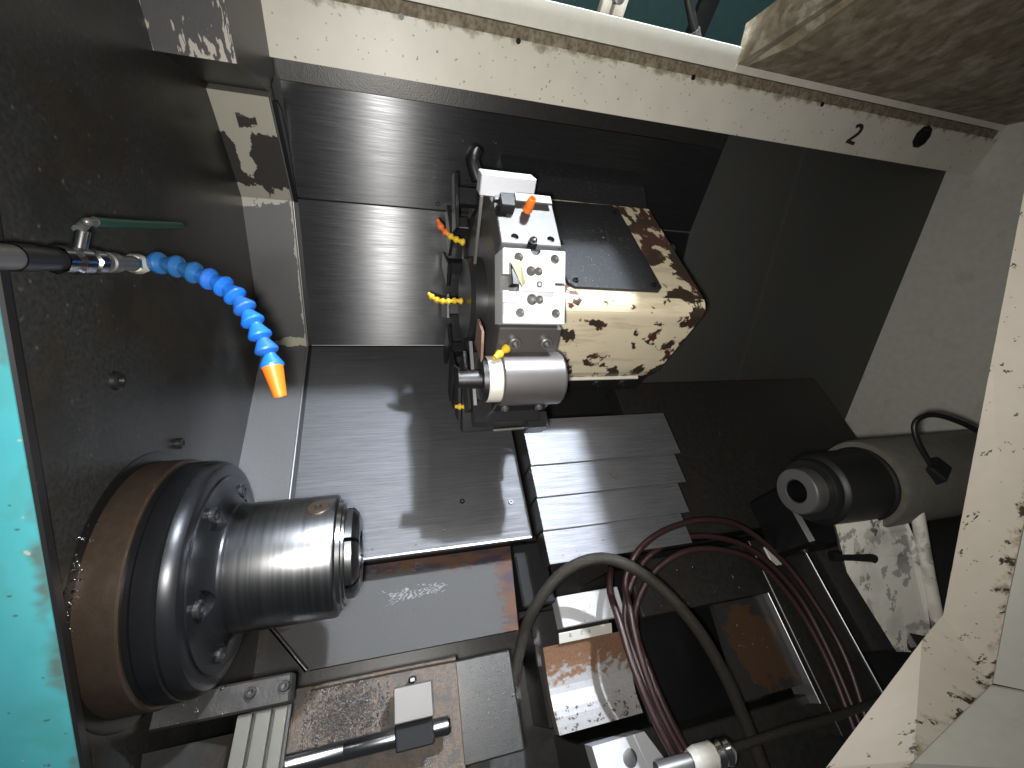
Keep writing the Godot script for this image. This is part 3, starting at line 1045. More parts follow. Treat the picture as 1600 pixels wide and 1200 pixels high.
	# stepped telescopic cover
	t = thing("stepped_cover", "telescopic cover of four overlapping steel plates under the turret housing", "steel cover", Vector3(0.4, 0.05, 0.35))
	var zs := [0.222, 0.304, 0.357, 0.408, 0.456]
	var x1 := [0.556, 0.545, 0.530, 0.515]
	for i in 4:
		b = mb()
		var y0: float = 0.056 - 0.0045 * i
		var a := Vector3(0.2665, y0, zs[i] - 0.002)
		var e := Vector3(0.2665, y0 - 0.0005, zs[i + 1] + 0.0015)
		var dx := Vector3(x1[i] - 0.2665, 0, 0)
		b.slab([a, a + dx, e + dx, e], Vector3(0, -0.0018, 0), [Vector2(0, zs[i] * 2), Vector2(0.6, zs[i] * 2), Vector2(0.6, zs[i + 1] * 2), Vector2(0, zs[i + 1] * 2)])
		put(b, "plate", M.plate_steel, t)
		b = mb()
		b.slab([a + Vector3(0, -0.0022, 0), e + Vector3(0, -0.0022, 0), e + Vector3(0, -y0 + 0.002, 0), a + Vector3(0, -y0 + 0.002, 0)], Vector3(0.002, 0, 0))
		put(b, "side_plate", M.iron, t)
	b = mb()
	b.box(Vector3(0.275, -0.01, 0.24), Vector3(0.51, 0.038, 0.448), 0.001)
	put(b, "core", M.iron, t)
	b = mb(along(Vector3(0.415, 0.0513, 0.331), Vector3.UP))
	b.lathe([Vector2(-0.001, 0.011), Vector2(0.0004, 0.011), Vector2(0.0004, 0.0001)], 24)
	put(b, "plug", M.milled, t)

func build_lamp(at: Vector3):
	var t = thing("work_lamp", "round workshop lamp hanging above and behind the lathe", "lamp", at)
	var b := mb(along(at, Vector3.UP))
	b.lathe([Vector2(-0.055, 0.0001), Vector2(-0.045, 0.032), Vector2(-0.02, 0.052), Vector2(0.0, 0.058), Vector2(0.03, 0.045), Vector2(0.05, 0.0001)], 24)
	var m := plain("lamp_glow", Color(0.9, 0.95, 1.0), 0.5)
	m.emission_enabled = true
	m.emission = Color(0.88, 0.94, 1.0)
	m.emission_energy_multiplier = 6.0
	put(b, "bulb", m, t)
	b = mb(along(at, Vector3.UP))
	b.lathe([Vector2(0.03, 0.16), Vector2(0.032, 0.16), Vector2(0.10, 0.06), Vector2(0.13, 0.03), Vector2(0.13, 0.0001)], 32)
	put(b, "shade", M.grey_enamel, t)
	b = mb()
	b.tube([at + Vector3(0, 0.13, 0), at + Vector3(0, 0.9, 0)], 0.006, 8, 1)
	put(b, "cord", M.rubber, t)
	var l := OmniLight3D.new()
	l.name = "lamp_light"
	l.position = Vector3.ZERO
	l.light_energy = 8.5
	l.light_color = Color(0.93, 0.96, 1.0)
	l.light_size = 0.03
	l.omni_range = 12.0
	l.omni_attenuation = 2.0
	l.shadow_enabled = true
	t.add_child(l)

# ==================================================================== spindle

func build_spindle():
	var t = thing("spindle_chuck", "steel collet chuck with polished barrel on a brown spindle flange", "chuck", SPINDLE)
	var ax := Transform3D(Basis(), SPINDLE)
	var b := mb(ax)
	b.lathe([Vector2(-0.182, 0.122), Vector2(-0.1792, 0.122), Vector2(-0.1788, 0.119), Vector2(-0.1792, 0.112)], 72)
	put(b, "wall_ring", M.oil_black, t)
	b = mb(ax)
	b.lathe([Vector2(-0.20, 0.112), Vector2(-0.153, 0.112), Vector2(-0.1515, 0.1105), Vector2(-0.1515, 0.10)], 96)
	put(b, "spindle_ring", M.brown_iron, t, "brown oily spindle ring")
	b = mb(ax)
	b.lathe([Vector2(-0.152, 0.1085), Vector2(-0.147, 0.1085), Vector2(-0.1465, 0.1065), Vector2(-0.1455, 0.1065), Vector2(-0.145, 0.1092), Vector2(-0.1320, 0.1092), Vector2(-0.1312, 0.1078), Vector2(-0.1303, 0.1078), Vector2(-0.1285, 0.1085), Vector2(-0.122, 0.1070), Vector2(-0.118, 0.1035), Vector2(-0.1168, 0.099), Vector2(-0.1168, 0.05)], 96)
	put(b, "flange", M.black_oxide, t)
	# barrel with a flared foot; round pockets for the mounting bolts are cut out of the foot
	var comb := CSGCombiner3D.new()
	comb.name = "foot"
	t.add_child(comb, true)
	comb.position = Vector3.ZERO
	var poly := CSGPolygon3D.new()
	var pr := PackedVector2Array([Vector2(0.0, -0.118), Vector2(0.0925, -0.118), Vector2(0.0925, -0.115)])
	for i in 13:
		var a := PI / 2 * i / 12.0
		pr.append(Vector2(0.0925 - 0.030 * sin(a), -0.1015 - 0.0135 * cos(a)))
	pr.append_array([Vector2(0.0625, -0.101), Vector2(0.0, -0.101)])
	poly.polygon = pr
	poly.mode = CSGPolygon3D.MODE_SPIN
	poly.spin_sides = 160
	poly.smooth_faces = false
	poly.material = M.black_oxide
	poly.rotation = Vector3(0, 0, -PI / 2)
	comb.add_child(poly)
	for i in 6:
		var c := CSGCylinder3D.new()
		c.radius = 0.0143
		c.height = 0.055
		c.sides = 32
		c.material = M.black_oxide
		c.operation = CSGShape3D.OPERATION_SUBTRACTION
		var a := deg_to_rad(38.0 + 60.0 * i)
		c.rotation = Vector3(0, 0, PI / 2)
		c.position = Vector3(-0.085, cos(a) * 0.0775, sin(a) * 0.0775)
		comb.add_child(c)
	b = mb(ax)
	b.lathe([Vector2(-0.101, 0.0625), Vector2(-0.012, 0.0625), Vector2(-0.0095, 0.0615), Vector2(-0.0078, 0.0590), Vector2(-0.0078, 0.04)], 128)
	put(b, "barrel", M.turned, t)
	for i in 6:
		var a := deg_to_rad(38.0 + 60.0 * i)
		socket_screw(t, SPINDLE + Vector3(-0.1168, cos(a) * 0.0775, sin(a) * 0.0775), Vector3.RIGHT, 0.0075, 0.007, M.dark_steel, "mounting_bolt")
	b = mb(ax)
	b.lathe([Vector2(-0.0078, 0.0575), Vector2(-0.004, 0.0565), Vector2(-0.003, 0.0535), Vector2(-0.001, 0.053), Vector2(0.0, 0.051), Vector2(0.0, 0.046)], 72)
	put(b, "end_ring", M.chrome, t)
	# six-lobed collet nose with slots
	b = mb(ax)
	for i in 6:
		var a0 := deg_to_rad(60.0 * i + 2.5)
		var a1 := deg_to_rad(60.0 * i + 57.5)
		b.lathe([Vector2(-0.004, 0.047), Vector2(0.006, 0.0465), Vector2(0.011, 0.041), Vector2(0.0125, 0.036), Vector2(0.0125, 0.022), Vector2(0.009, 0.020), Vector2(-0.01, 0.020)], 10, 32.0, a0, a1)
	put(b, "collet", M.turned, t)
	b = mb(ax)
	b.lathe([Vector2(-0.005, 0.044), Vector2(-0.004, 0.019), Vector2(-0.03, 0.019), Vector2(-0.03, 0.0001)], 48)
	put(b, "collet_back", M.oil_black, t)
	# swarf caught round the ring where it leaves the wall
	var mm := MultiMesh.new()
	mm.transform_format = MultiMesh.TRANSFORM_3D
	b = mb()
	b.tube([Vector3(-0.0022, 0, 0), Vector3(-0.0006, 0.0009, 0.0008), Vector3(0.0006, 0.0001, -0.0007), Vector3(0.0022, 0.0006, 0.0004)], 0.00035, 5, 2)
	mm.mesh = b.done()
	mm.mesh.surface_set_material(0, M.chrome)
	mm.instance_count = 60
	for i in 60:
		var an := deg_to_rad(rng.randf_range(-8.0, 66.0))
		var rr := rng.randf_range(0.1125, 0.128)
		var sc := rng.randf_range(0.2, 0.8) * (1.0 if rng.randf() < 0.93 else 2.0)
		var bs := Basis.from_euler(Vector3(rng.randf() * TAU, rng.randf() * TAU, rng.randf() * TAU)).scaled(Vector3.ONE * sc)
		mm.set_instance_transform(i, Transform3D(bs, Vector3(-0.1765 + rng.randf() * 0.002, cos(an) * rr, sin(an) * rr)))
	var mi := MultiMeshInstance3D.new()
	mi.name = "metal_chips"
	mi.multimesh = mm
	mi.set_meta("kind", "stuff")
	t.add_child(mi)
	# key screw near the end of the barrel
	var a := deg_to_rad(-33.0)
	var dir := Vector3(0, cos(a), sin(a))
	b = mb(along(SPINDLE + Vector3(-0.0265, 0, 0) + dir * 0.0613, dir))
	b.lathe([Vector2(-0.003, 0.0105), Vector2(0.0012, 0.0105), Vector2(0.002, 0.0095), Vector2(0.002, 0.004)], 28)
	b.lathe([Vector2(0.002, 0.004), Vector2(-0.001, 0.004), Vector2(-0.0012, 0.0001)], 6, 1.0)
	put(b, "key_screw", M.brown_iron, t)

# ==================================================================== turret

const TUR := Vector3(0.205, 0.240, 0.121)

func station(deg: float) -> Transform3D:
	# local x along the spindle, y outwards, z down round the disc
	var a := deg_to_rad(deg)
	var rad := Vector3(0, sin(a), cos(a))
	return Transform3D(Basis(Vector3(1, 0, 0), rad, Vector3(1, 0, 0).cross(rad)), Vector3(0, TUR.y, TUR.z))

func beads(parent, n, pts: Array, rad: float, m, tip = null):
	# jointed coolant hose: a chain of flared beads
	var e := mb()
	for i in pts.size() - 1:
		var a: Vector3 = pts[i]
		var c: Vector3 = pts[i + 1]
		var l := a.distance_to(c)
		e.at = along(a, c - a)
		e.lathe([Vector2(-l * 0.12, rad * 0.55), Vector2(0.0, rad * 0.95), Vector2(l * 0.10, rad * 1.08), Vector2(l * 0.30, rad * 1.05), Vector2(l * 0.62, rad * 0.70), Vector2(l * 0.85, rad * 0.58), Vector2(l * 1.05, rad * 0.58)], 16, 50.0)
	var o = put(e, n, m, parent)
	if tip != null:
		e = mb(along(pts[-1], pts[-1] - pts[-2]))
		e.lathe([Vector2(-rad, rad * 0.9), Vector2(-rad * 0.3, rad * 1.05), Vector2(rad * 1.6, rad * 0.8), Vector2(rad * 1.8, rad * 0.5), Vector2(rad * 1.0, rad * 0.4)], 16, 50.0)
		put(e, "nozzle_tip", tip, o)
	return o

func csg_block(parent, n, st: Transform3D, lo: Vector3, hi: Vector3, m, holes: Array, slots: Array, inner):
	var comb := CSGCombiner3D.new()
	comb.name = n
	parent.add_child(comb, true)
	comb.transform = Transform3D(st.basis, st.origin - parent.position)
	var bx := CSGMesh3D.new()
	var b := mb()
	b.box(lo, hi, 0.0012)
	bx.mesh = weld(b)
	bx.material = m
	comb.add_child(bx)
	for h in holes:      # x, z, radius, depth
		var c := CSGCylinder3D.new()
		c.radius = h[2]
		c.height = 0.04
		c.sides = 24
		c.position = Vector3(h[0], hi.y + 0.02 - h[3], h[1])
		c.material = inner
		c.operation = CSGShape3D.OPERATION_SUBTRACTION
		comb.add_child(c)
	for s in slots:      # low corner, high corner
		var c := CSGBox3D.new()
		c.size = s[1] - s[0]
		c.position = (s[0] + s[1]) / 2
		c.material = inner
		c.operation = CSGShape3D.OPERATION_SUBTRACTION
		comb.add_child(c)
	return comb

func weld(b) -> ArrayMesh:
	var s := SurfaceTool.new()
	s.begin(Mesh.PRIMITIVE_TRIANGLES)
	for i in b.v.size():
		s.set_smooth_group(-1)
		s.add_vertex(b.v[i])
	s.generate_normals()
	return s.commit()

func build_turret():
	var t = thing("tool_turret", "twelve-sided tool turret carrying bright tool blocks and a flaked cream housing", "turret", Vector3(0.205, 0.06, 0.05))
	# disc
	var b := mb(Transform3D(Basis(Vector3(1, 0, 0), deg_to_rad(49.0 + 15.0 + 90.0)), Vector3(0, TUR.y, TUR.z)))
	b.lathe([Vector2(0.172, 0.0001), Vector2(0.172, 0.132), Vector2(0.175, 0.138), Vector2(0.238, 0.138), Vector2(0.241, 0.133), Vector2(0.241, 0.0001)], 12, 1.0)
	put(b, "disc", M.milled, t)
	b = mb(Transform3D(Basis(), Vector3(0, TUR.y, TUR.z)))
	b.lathe([Vector2(0.150, 0.0001), Vector2(0.150, 0.058), Vector2(0.156, 0.062), Vector2(0.173, 0.062)], 48)
	put(b, "hub", M.dark_steel, t)
	b = mb(Transform3D(Basis(), Vector3(0, TUR.y, TUR.z)))
	b.lathe([Vector2(0.240, 0.118), Vector2(0.262, 0.112), Vector2(0.262, 0.05)], 64)
	put(b, "collar", M.milled, t)
	# --- station facing the camera: bright split block with a turning tool
	var s := station(49)
	csg_block(t, "tool_block", s, Vector3(0.165, 0.131, -0.0405), Vector3(0.2395, 0.170, 0.0425), M.bright,
		[[0.183, -0.031, 0.0052, 0.004], [0.226, -0.031, 0.0052, 0.004], [0.185, 0.030, 0.0052, 0.004], [0.228, 0.030, 0.0052, 0.004], [0.1975, -0.0165, 0.0056, 0.006], [0.2065, -0.0165, 0.0048, 0.005], [0.199, 0.015, 0.0062, 0.012], [0.208, 0.015, 0.0048, 0.006], [0.203, -0.040, 0.0060, 0.009]],
		[[Vector3(0.15, 0.158, -0.012), Vector3(0.184, 0.2, 0.006)], [Vector3(0.226, 0.160, -0.0045), Vector3(0.26, 0.2, -0.0015)]], M.milled)
	b = mb(s)
	b.box(Vector3(0.187, 0.1695, -0.008), Vector3(0.2255, 0.1735, 0.0065), 0.0006)
	var cl = put(b, "clamp_plate", M.bright, t)
	socket_screw(cl, s * Vector3(0.2065, 0.1735, -0.002), s.basis.y, 0.0036, 0.0012, M.milled, "screw")
	b = mb(s)
	b.prism([Vector2(-0.030, 0.160), Vector2(-0.026, 0.176), Vector2(0.0, 0.184), Vector2(0.002, 0.166)], 0.172, 0.181, 0.001)
	var tl = put(b, "turning_tool", M.dark_steel, t)
	b = mb(s)
	b.slab([Vector3(0.170, 0.1775, -0.028), Vector3(0.1825, 0.1775, -0.026), Vector3(0.1865, 0.1850, 0.000), Vector3(0.1825, 0.1850, 0.003)], Vector3(0, -0.004, 0))
	put(b, "insert", M.carbide, tl)
	b = mb(s)
	b.box(Vector3(0.163, 0.160, 0.0065), Vector3(0.1795, 0.177, 0.020), 0.0008)
	put(b, "tool_shank", M.bright, t)
	# --- station above: grey block, cap screws, orange nozzle
	s = station(79)
	csg_block(t, "tool_block", s, Vector3(0.1665, 0.131, -0.0365), Vector3(0.240, 0.160, 0.0365), M.dull_steel, [[0.184, 0.026, 0.0045, 0.004], [0.228, 0.026, 0.0045, 0.004], [0.2035, 0.036, 0.006, 0.008]], [[Vector3(0.15, 0.156, -0.03), Vector3(0.178, 0.2, -0.004)]], M.dark_steel)
	socket_screw(t, s * Vector3(0.2035, 0.162, 0.033), s.basis.y + s.basis.z * 0.5, 0.0045, 0.005, M.chrome, "cap_screw")
	b = mb(s)
	b.box(Vector3(0.170, 0.157, -0.027), Vector3(0.187, 0.173, -0.008), 0.001)
	put(b, "tool_shank", M.dark_steel, t)
	beads(t, "coolant_nozzle", [s * Vector3(0.2035, 0.164, -0.012), s * Vector3(0.2035, 0.176, -0.010)], 0.0055, M.orange_plastic, M.orange_plastic)
	b = mb(s)
	b.box(Vector3(0.19, 0.1655, -0.035), Vector3(0.236, 0.1685, -0.022), 0.0006)
	put(b, "clamp_plate", M.milled, t)
	# --- next one: bright square bar seen from its side
	s = station(106)
	b = mb(s)
	b.box(Vector3(0.155, 0.150, -0.012), Vector3(0.226, 0.176, 0.012), 0.0012)
	put(b, "bar_holder", M.bright, t)
	b = mb(s)
	b.box(Vector3(0.168, 0.130, -0.034), Vector3(0.236, 0.1495, 0.030), 0.0012)
	put(b, "tool_block", M.milled, t)
	b = mb()
	b.tube([s * Vector3(0.158, 0.16, -0.02), s * Vector3(0.150, 0.18, -0.03), s * Vector3(0.155, 0.19, -0.04)], 0.009, 10)
	put(b, "chip_nest", M.oil_black, t)
	b = mb(s)
	b.box(Vector3(0.156, 0.05, 0.006), Vector3(0.1605, 0.150, 0.012), 0.0005)
	put(b, "thin_plate", M.milled, t)
	# --- boring bar holder below
	s = station(17)
	b = mb(s)
	b.box(Vector3(0.1655, 0.131, -0.0415), Vector3(0.2435, 0.1545, 0.039), 0.0015)
	var bh = put(b, "boring_holder", M.cast_steel, t)
	for x in [0.186, 0.226]:
		socket_screw(bh, s * Vector3(x, 0.1545, -0.0225), s.basis.y, 0.0080, 0.006, M.milled, "bolt")
	var ca := Transform3D(s.basis, s * Vector3(0, 0.166, 0.0235))
	b = mb(ca)
	b.lathe([Vector2(0.170, 0.018), Vector2(0.170, 0.0315), Vector2(0.1715, 0.0335), Vector2(0.246, 0.0335), Vector2(0.249, 0.031), Vector2(0.249, 0.012)], 64)
	put(b, "holder_barrel", M.cast_steel, bh)
	b = mb(ca)
	b.lathe([Vector2(0.1535, 0.016), Vector2(0.1535, 0.0275), Vector2(0.1550, 0.0285), Vector2(0.1700, 0.0285)], 64)
	put(b, "bar_sleeve", M.white_plastic, bh)
	b = mb(ca)
	b.lathe([Vector2(0.120, 0.0001), Vector2(0.120, 0.010), Vector2(0.1475, 0.012), Vector2(0.1475, 0.0262), Vector2(0.1533, 0.0272), Vector2(0.1533, 0.016)], 48)
	put(b, "boring_bar", M.rubber, bh)
	beads(t, "coolant_nozzle", [s * Vector3(0.178, 0.157, -0.016), s * Vector3(0.168, 0.165, -0.014), s * Vector3(0.160, 0.172, -0.012)], 0.0052, M.yellow_plastic)
	b = mb(s)
	b.prism([Vector2(-0.034, 0.12), Vector2(-0.034, 0.15), Vector2(-0.022, 0.155), Vector2(0.0, 0.162), Vector2(0.0, 0.12)], 0.146, 0.149)
	put(b, "guard_plate", M.copper_plate, t)
	# --- stations underneath
	for a in [-11, -41, -71, 139, 169, 199, 229, 259]:
		s = station(a)
		b = mb(s)
		b.box(Vector3(0.168, 0.131, -0.037), Vector3(0.2415, 0.1565 if a > 0 else 0.184, 0.037), 0.0015)
		var o = put(b, "tool_block", M.dark_steel, t)
		for q in [[0.182, 0.026], [0.228, 0.026], [0.182, -0.026], [0.228, -0.026]]:
			socket_screw(o, s * Vector3(q[0], 0.1565 if a > 0 else 0.184, q[1]), s.basis.y, 0.0050, 0.004, M.milled, "bolt")
		b = mb(s)
		b.box(Vector3(0.143, 0.135, -0.013), Vector3(0.232, 0.158 if a > 0 else 0.198, 0.006), 0.001)
		put(b, "tool_shank", M.dark_steel, t)
		b = mb(s)
		b.prism([Vector2(-0.022, 0.100), Vector2(-0.016, 0.180), Vector2(0.010, 0.176), Vector2(0.018, 0.098)], 0.136, 0.1415, 0.0008)
		put(b, "thin_plate", M.dark_steel, t)
	s = station(-20)
	b = mb(s)
	b.box(Vector3(0.143, 0.085, -0.050), Vector3(0.1475, 0.172, -0.046), 0.0003)
	put(b, "thin_plate", M.bare_line, t)
	b = mb(s)
	b.box(Vector3(0.1475, 0.10, -0.050), Vector3(0.163, 0.165, 0.030), 0.001)
	put(b, "side_plate", M.rubber, t)
	s = station(-14)
	b = mb(s)
	b.box(Vector3(0.215, 0.1843, -0.02), Vector3(0.244, 0.206, 0.012), 0.001)
	put(b, "stop_block", M.dark_steel, t)
	b = mb()
	b.tube([s * Vector3(0.172, 0.202, 0.0), s * Vector3(0.2148, 0.201, 0.0)], 0.0022, 8, 1)
	put(b, "coolant_pipe", M.milled, t)
	# --- small jointed nozzles on the far side
	beads(t, "coolant_nozzle", [Vector3(0.150, 0.296, 0.062), Vector3(0.141, 0.2965, 0.058), Vector3(0.133, 0.297, 0.053), Vector3(0.126, 0.299, 0.047)], 0.0048, M.yellow_plastic)
	beads(t, "coolant_nozzle", [Vector3(0.126, 0.299, 0.047), Vector3(0.119, 0.301, 0.039), Vector3(0.1135, 0.308, 0.030)], 0.0050, M.orange_dull)
	beads(t, "coolant_nozzle", [Vector3(0.146, 0.243, 0.128), Vector3(0.137, 0.243, 0.127), Vector3(0.128, 0.241, 0.127), Vector3(0.120, 0.239, 0.1255), Vector3(0.112, 0.2385, 0.123), Vector3(0.104, 0.239, 0.1185), Vector3(0.0985, 0.241, 0.112)], 0.0046, M.yellow_plastic)
	beads(t, "coolant_nozzle", [Vector3(0.158, 0.157, 0.258), Vector3(0.149, 0.1565, 0.257), Vector3(0.140, 0.1555, 0.2555), Vector3(0.132, 0.154, 0.254)], 0.0046, M.yellow_plastic)
	# --- housing
	var pf := []
	for i in 9:
		var q := PI / 2 * i / 8.0
		pf.append(Vector2(0.178 + 0.022 * sin(q), 0.290 + 0.022 * cos(q)))
	pf.append_array([Vector2(0.198, 0.155), Vector2(0.192, 0.135), Vector2(-0.05, 0.10), Vector2(-0.05, 0.312)])
	b = mb()
	b.lay = func(q: Vector3) -> Vector2: return Vector2((q.x - 0.258) / 0.25, (q.z - q.y + 0.37) / 0.46)
	b.prism(pf, 0.262, 0.506, 0.010)
	var hs = put(b, "housing", M.flaked, t, "cream housing with flaked paint")
	b = mb()
	var cp := []
	for q in [[0.276, -0.030], [0.284, -0.038], [0.418, -0.042], [0.426, -0.034], [0.428, 0.164], [0.420, 0.172], [0.288, 0.170], [0.280, 0.162]]:
		cp.append(Vector3(q[0], 0.3165, q[1]))
	b.slab(cp, Vector3(0, -0.004, 0))
	put(b, "cover_plate", M.black_cover, hs)
	for q in [[0.292, 0.075], [0.292, 0.158], [0.415, 0.160], [0.415, -0.02]]:
		socket_screw(hs, Vector3(q[0], 0.3165, q[1]), Vector3.UP, 0.0042, 0.0028, M.oil_black, "cover_screw")
	b = mb()
	b.box(Vector3(0.262, 0.1295, 0.150), Vector3(0.470, 0.134, 0.196), 0.001)
	put(b, "paint_edge", M.cream, hs)
	# --- foot with its row of bolts
	b = mb()
	b.prism([Vector2(-0.06, 0.128), Vector2(0.186, 0.128), Vector2(0.180, 0.075), Vector2(0.10, 0.06), Vector2(-0.03, 0.08)], 0.250, 0.50, 0.003)
	var ft = put(b, "foot", M.iron, t)
	for x in [0.30, 0.345, 0.40, 0.452]:
		socket_screw(ft, Vector3(x, 0.108, 0.184), Vector3(0, 0.1, 1), 0.0105, 0.008, M.dark_steel, "bolt")
	b = mb()
	b.box(Vector3(0.258, 0.088, 0.183), Vector3(0.335, 0.096, 0.195), 0.001)
	put(b, "wedge", M.milled, t)
	# --- saddle that carries the housing up to the slide cover
	b = mb()
	var lo := mid_at(0, 0.16, 0.001)
	b.prism([Vector2(-0.158, 0.333), Vector2(-0.10, 0.325), Vector2(-0.051, 0.300), Vector2(-0.051, 0.10), Vector2(-0.01, 0.075), Vector2(lo.z + 0.05, 0.07), Vector2(mid_at(0, 0.085, 0.002).z, mid_at(0, 0.085, 0.002).y), Vector2(mid_at(0, 0.258, 0.002).z, mid_at(0, 0.258, 0.002).y)], 0.232, 0.505, 0.004)
	put(b, "saddle", M.black_cover, t)
	b = mb()
	b.slab([Vector3(0.486, 0.318, -0.10), Vector3(0.492, 0.318, -0.10), Vector3(0.520, 0.27, 0.02), Vector3(0.508, 0.27, 0.02)], Vector3(0, -0.12, 0))
	put(b, "side_guard", M.iron, t)
	b = mb()
	b.tube([Vector3(0.51, 0.24, -0.03), Vector3(0.575, 0.24, -0.03)], 0.016, 16, 1)
	put(b, "hydraulic_fitting", M.milled, t)
	# loose chips lying on the cover plate and the saddle
	var chips := MultiMesh.new()
	chips.transform_format = MultiMesh.TRANSFORM_3D
	b = mb()
	b.tube([Vector3(-0.0012, 0, 0), Vector3(0, 0.0005, 0.0004), Vector3(0.0012, 0, 0)], 0.00028, 5, 2)
	chips.mesh = b.done()
	chips.mesh.surface_set_material(0, M.chrome)
	chips.instance_count = 150
	for i in 150:
		var pos := Vector3(rng.randf_range(0.29, 0.42), 0.3172, rng.randf_range(0.03, 0.175))
		if i > 90:
			pos = Vector3(rng.randf_range(0.30, 0.50), 0.0, rng.randf_range(-0.15, -0.055))
			pos.y = 0.326 - maxf(0.0, pos.z + 0.10) * 0.5 + (0.002 if pos.z > -0.1 else 0.0) - (pos.z + 0.1) * 0.12 * (1.0 if pos.z < -0.1 else 0.0)
		var bs := Basis(Vector3.UP, rng.randf() * TAU).scaled(Vector3.ONE * rng.randf_range(0.4, 1.3))
		chips.set_instance_transform(i, Transform3D(bs, pos - t.position))
	var mi := MultiMeshInstance3D.new()
	mi.name = "metal_chips"
	mi.multimesh = chips
	mi.set_meta("kind", "stuff")
	t.add_child(mi)
	t.position += Vector3(0.0104, -0.0205, -0.0236)      # drawn back on its slide
	t.scale = Vector3.ONE * 1.03

# ==================================================================== tailstock

func build_tailstock():
	var t = thing("tailstock", "tailstock with a black quill barrel and chipped cream leg", "tailstock", Vector3(0.75, 0.0, 0.5))
	var ax := Transform3D(Basis(), Vector3(-0.018, SPINDLE.y + 0.006, SPINDLE.z - 0.004))
	var b := mb(ax)
	b.lathe([Vector2(0.72, 0.0001), Vector2(0.70, 0.0145), Vector2(0.652, 0.0168), Vector2(0.650, 0.0180), Vector2(0.650, 0.0325), Vector2(0.652, 0.034), Vector2(0.672, 0.034)], 56)
	put(b, "quill", M.milled, t)
	b = mb(ax)
	b.lathe([Vector2(0.6515, 0.0163), Vector2(0.695, 0.0138), Vector2(0.7, 0.0001)], 40)
	put(b, "bore", M.oil_black, t)
	b = mb(ax)
	b.lathe([Vector2(0.672, 0.030), Vector2(0.672, 0.0445), Vector2(0.674, 0.046), Vector2(0.684, 0.047), Vector2(0.686, 0.051), Vector2(0.689, 0.0535), Vector2(0.772, 0.0555), Vector2(0.775, 0.058), Vector2(0.779, 0.058), Vector2(0.780, 0.058)], 64)
	put(b, "barrel", M.quill_black, t)
	b = mb(ax)
	b.lathe([Vector2(0.780, 0.055), Vector2(0.780, 0.066), Vector2(0.786, 0.069), Vector2(1.25, 0.069)], 56)
	put(b, "body", M.tail_grey, t)
	# leg that slants down from the barrel to the bed
	b = mb()
	b.slab([Vector3(0.690, 0.150, 0.480), Vector3(0.79, 0.185, 0.470), Vector3(0.815, 0.150, 0.54), Vector3(0.835, 0.062, 0.668), Vector3(0.770, 0.060, 0.655), Vector3(0.700, 0.115, 0.545)], Vector3(0.05, -0.04, -0.02))
	put(b, "leg", M.tail_paint, t, "cream leg with black chipped patches")
	b = mb()
	b.tube([Vector3(0.800, 0.20, 0.475), Vector3(0.822, 0.14, 0.56), Vector3(0.840, 0.085, 0.645)], 0.0085, 12)
	put(b, "rib", M.tail_paint, t)
	b = mb()
	b.tube([Vector3(0.685, 0.118, 0.520), Vector3(0.735, 0.128, 0.530), Vector3(0.748, 0.128, 0.534)], 0.0075, 12)
	put(b, "locking_pin", M.oil_black, t)
	b = mb()
	b.box(Vector3(0.79, -0.02, 0.40), Vector3(1.2, 0.075, 0.66), 0.006)
	put(b, "base", M.iron, t)
	b = mb()
	b.box(Vector3(0.675, 0.02, 0.40), Vector3(0.80, 0.11, 0.50), 0.006)
	put(b, "foot", M.oil_black, t)
	# black cable and plug on the body
	t = thing("sensor_cable", "thin black cable looping from a plug on the tailstock body", "cable", Vector3(0.82, 0.24, 0.44))
	b = mb()
	b.tube([Vector3(0.815, 0.241, 0.436), Vector3(0.797, 0.257, 0.404), Vector3(0.796, 0.272, 0.381), Vector3(0.821, 0.284, 0.377), Vector3(0.862, 0.286, 0.395), Vector3(0.905, 0.28, 0.42)], 0.0038, 12)
	put(b, "cord", M.rubber, t)
	b = mb(Transform3D(Basis(Vector3(0, 1, 0), 0.5), Vector3(0.825, 0.234, 0.446)))
	b.box(Vector3(-0.016, -0.012, -0.013), Vector3(0.022, 0.010, 0.013), 0.003)
	put(b, "plug", M.rubber, t)

# ==================================================================== bed and what lies in front of it

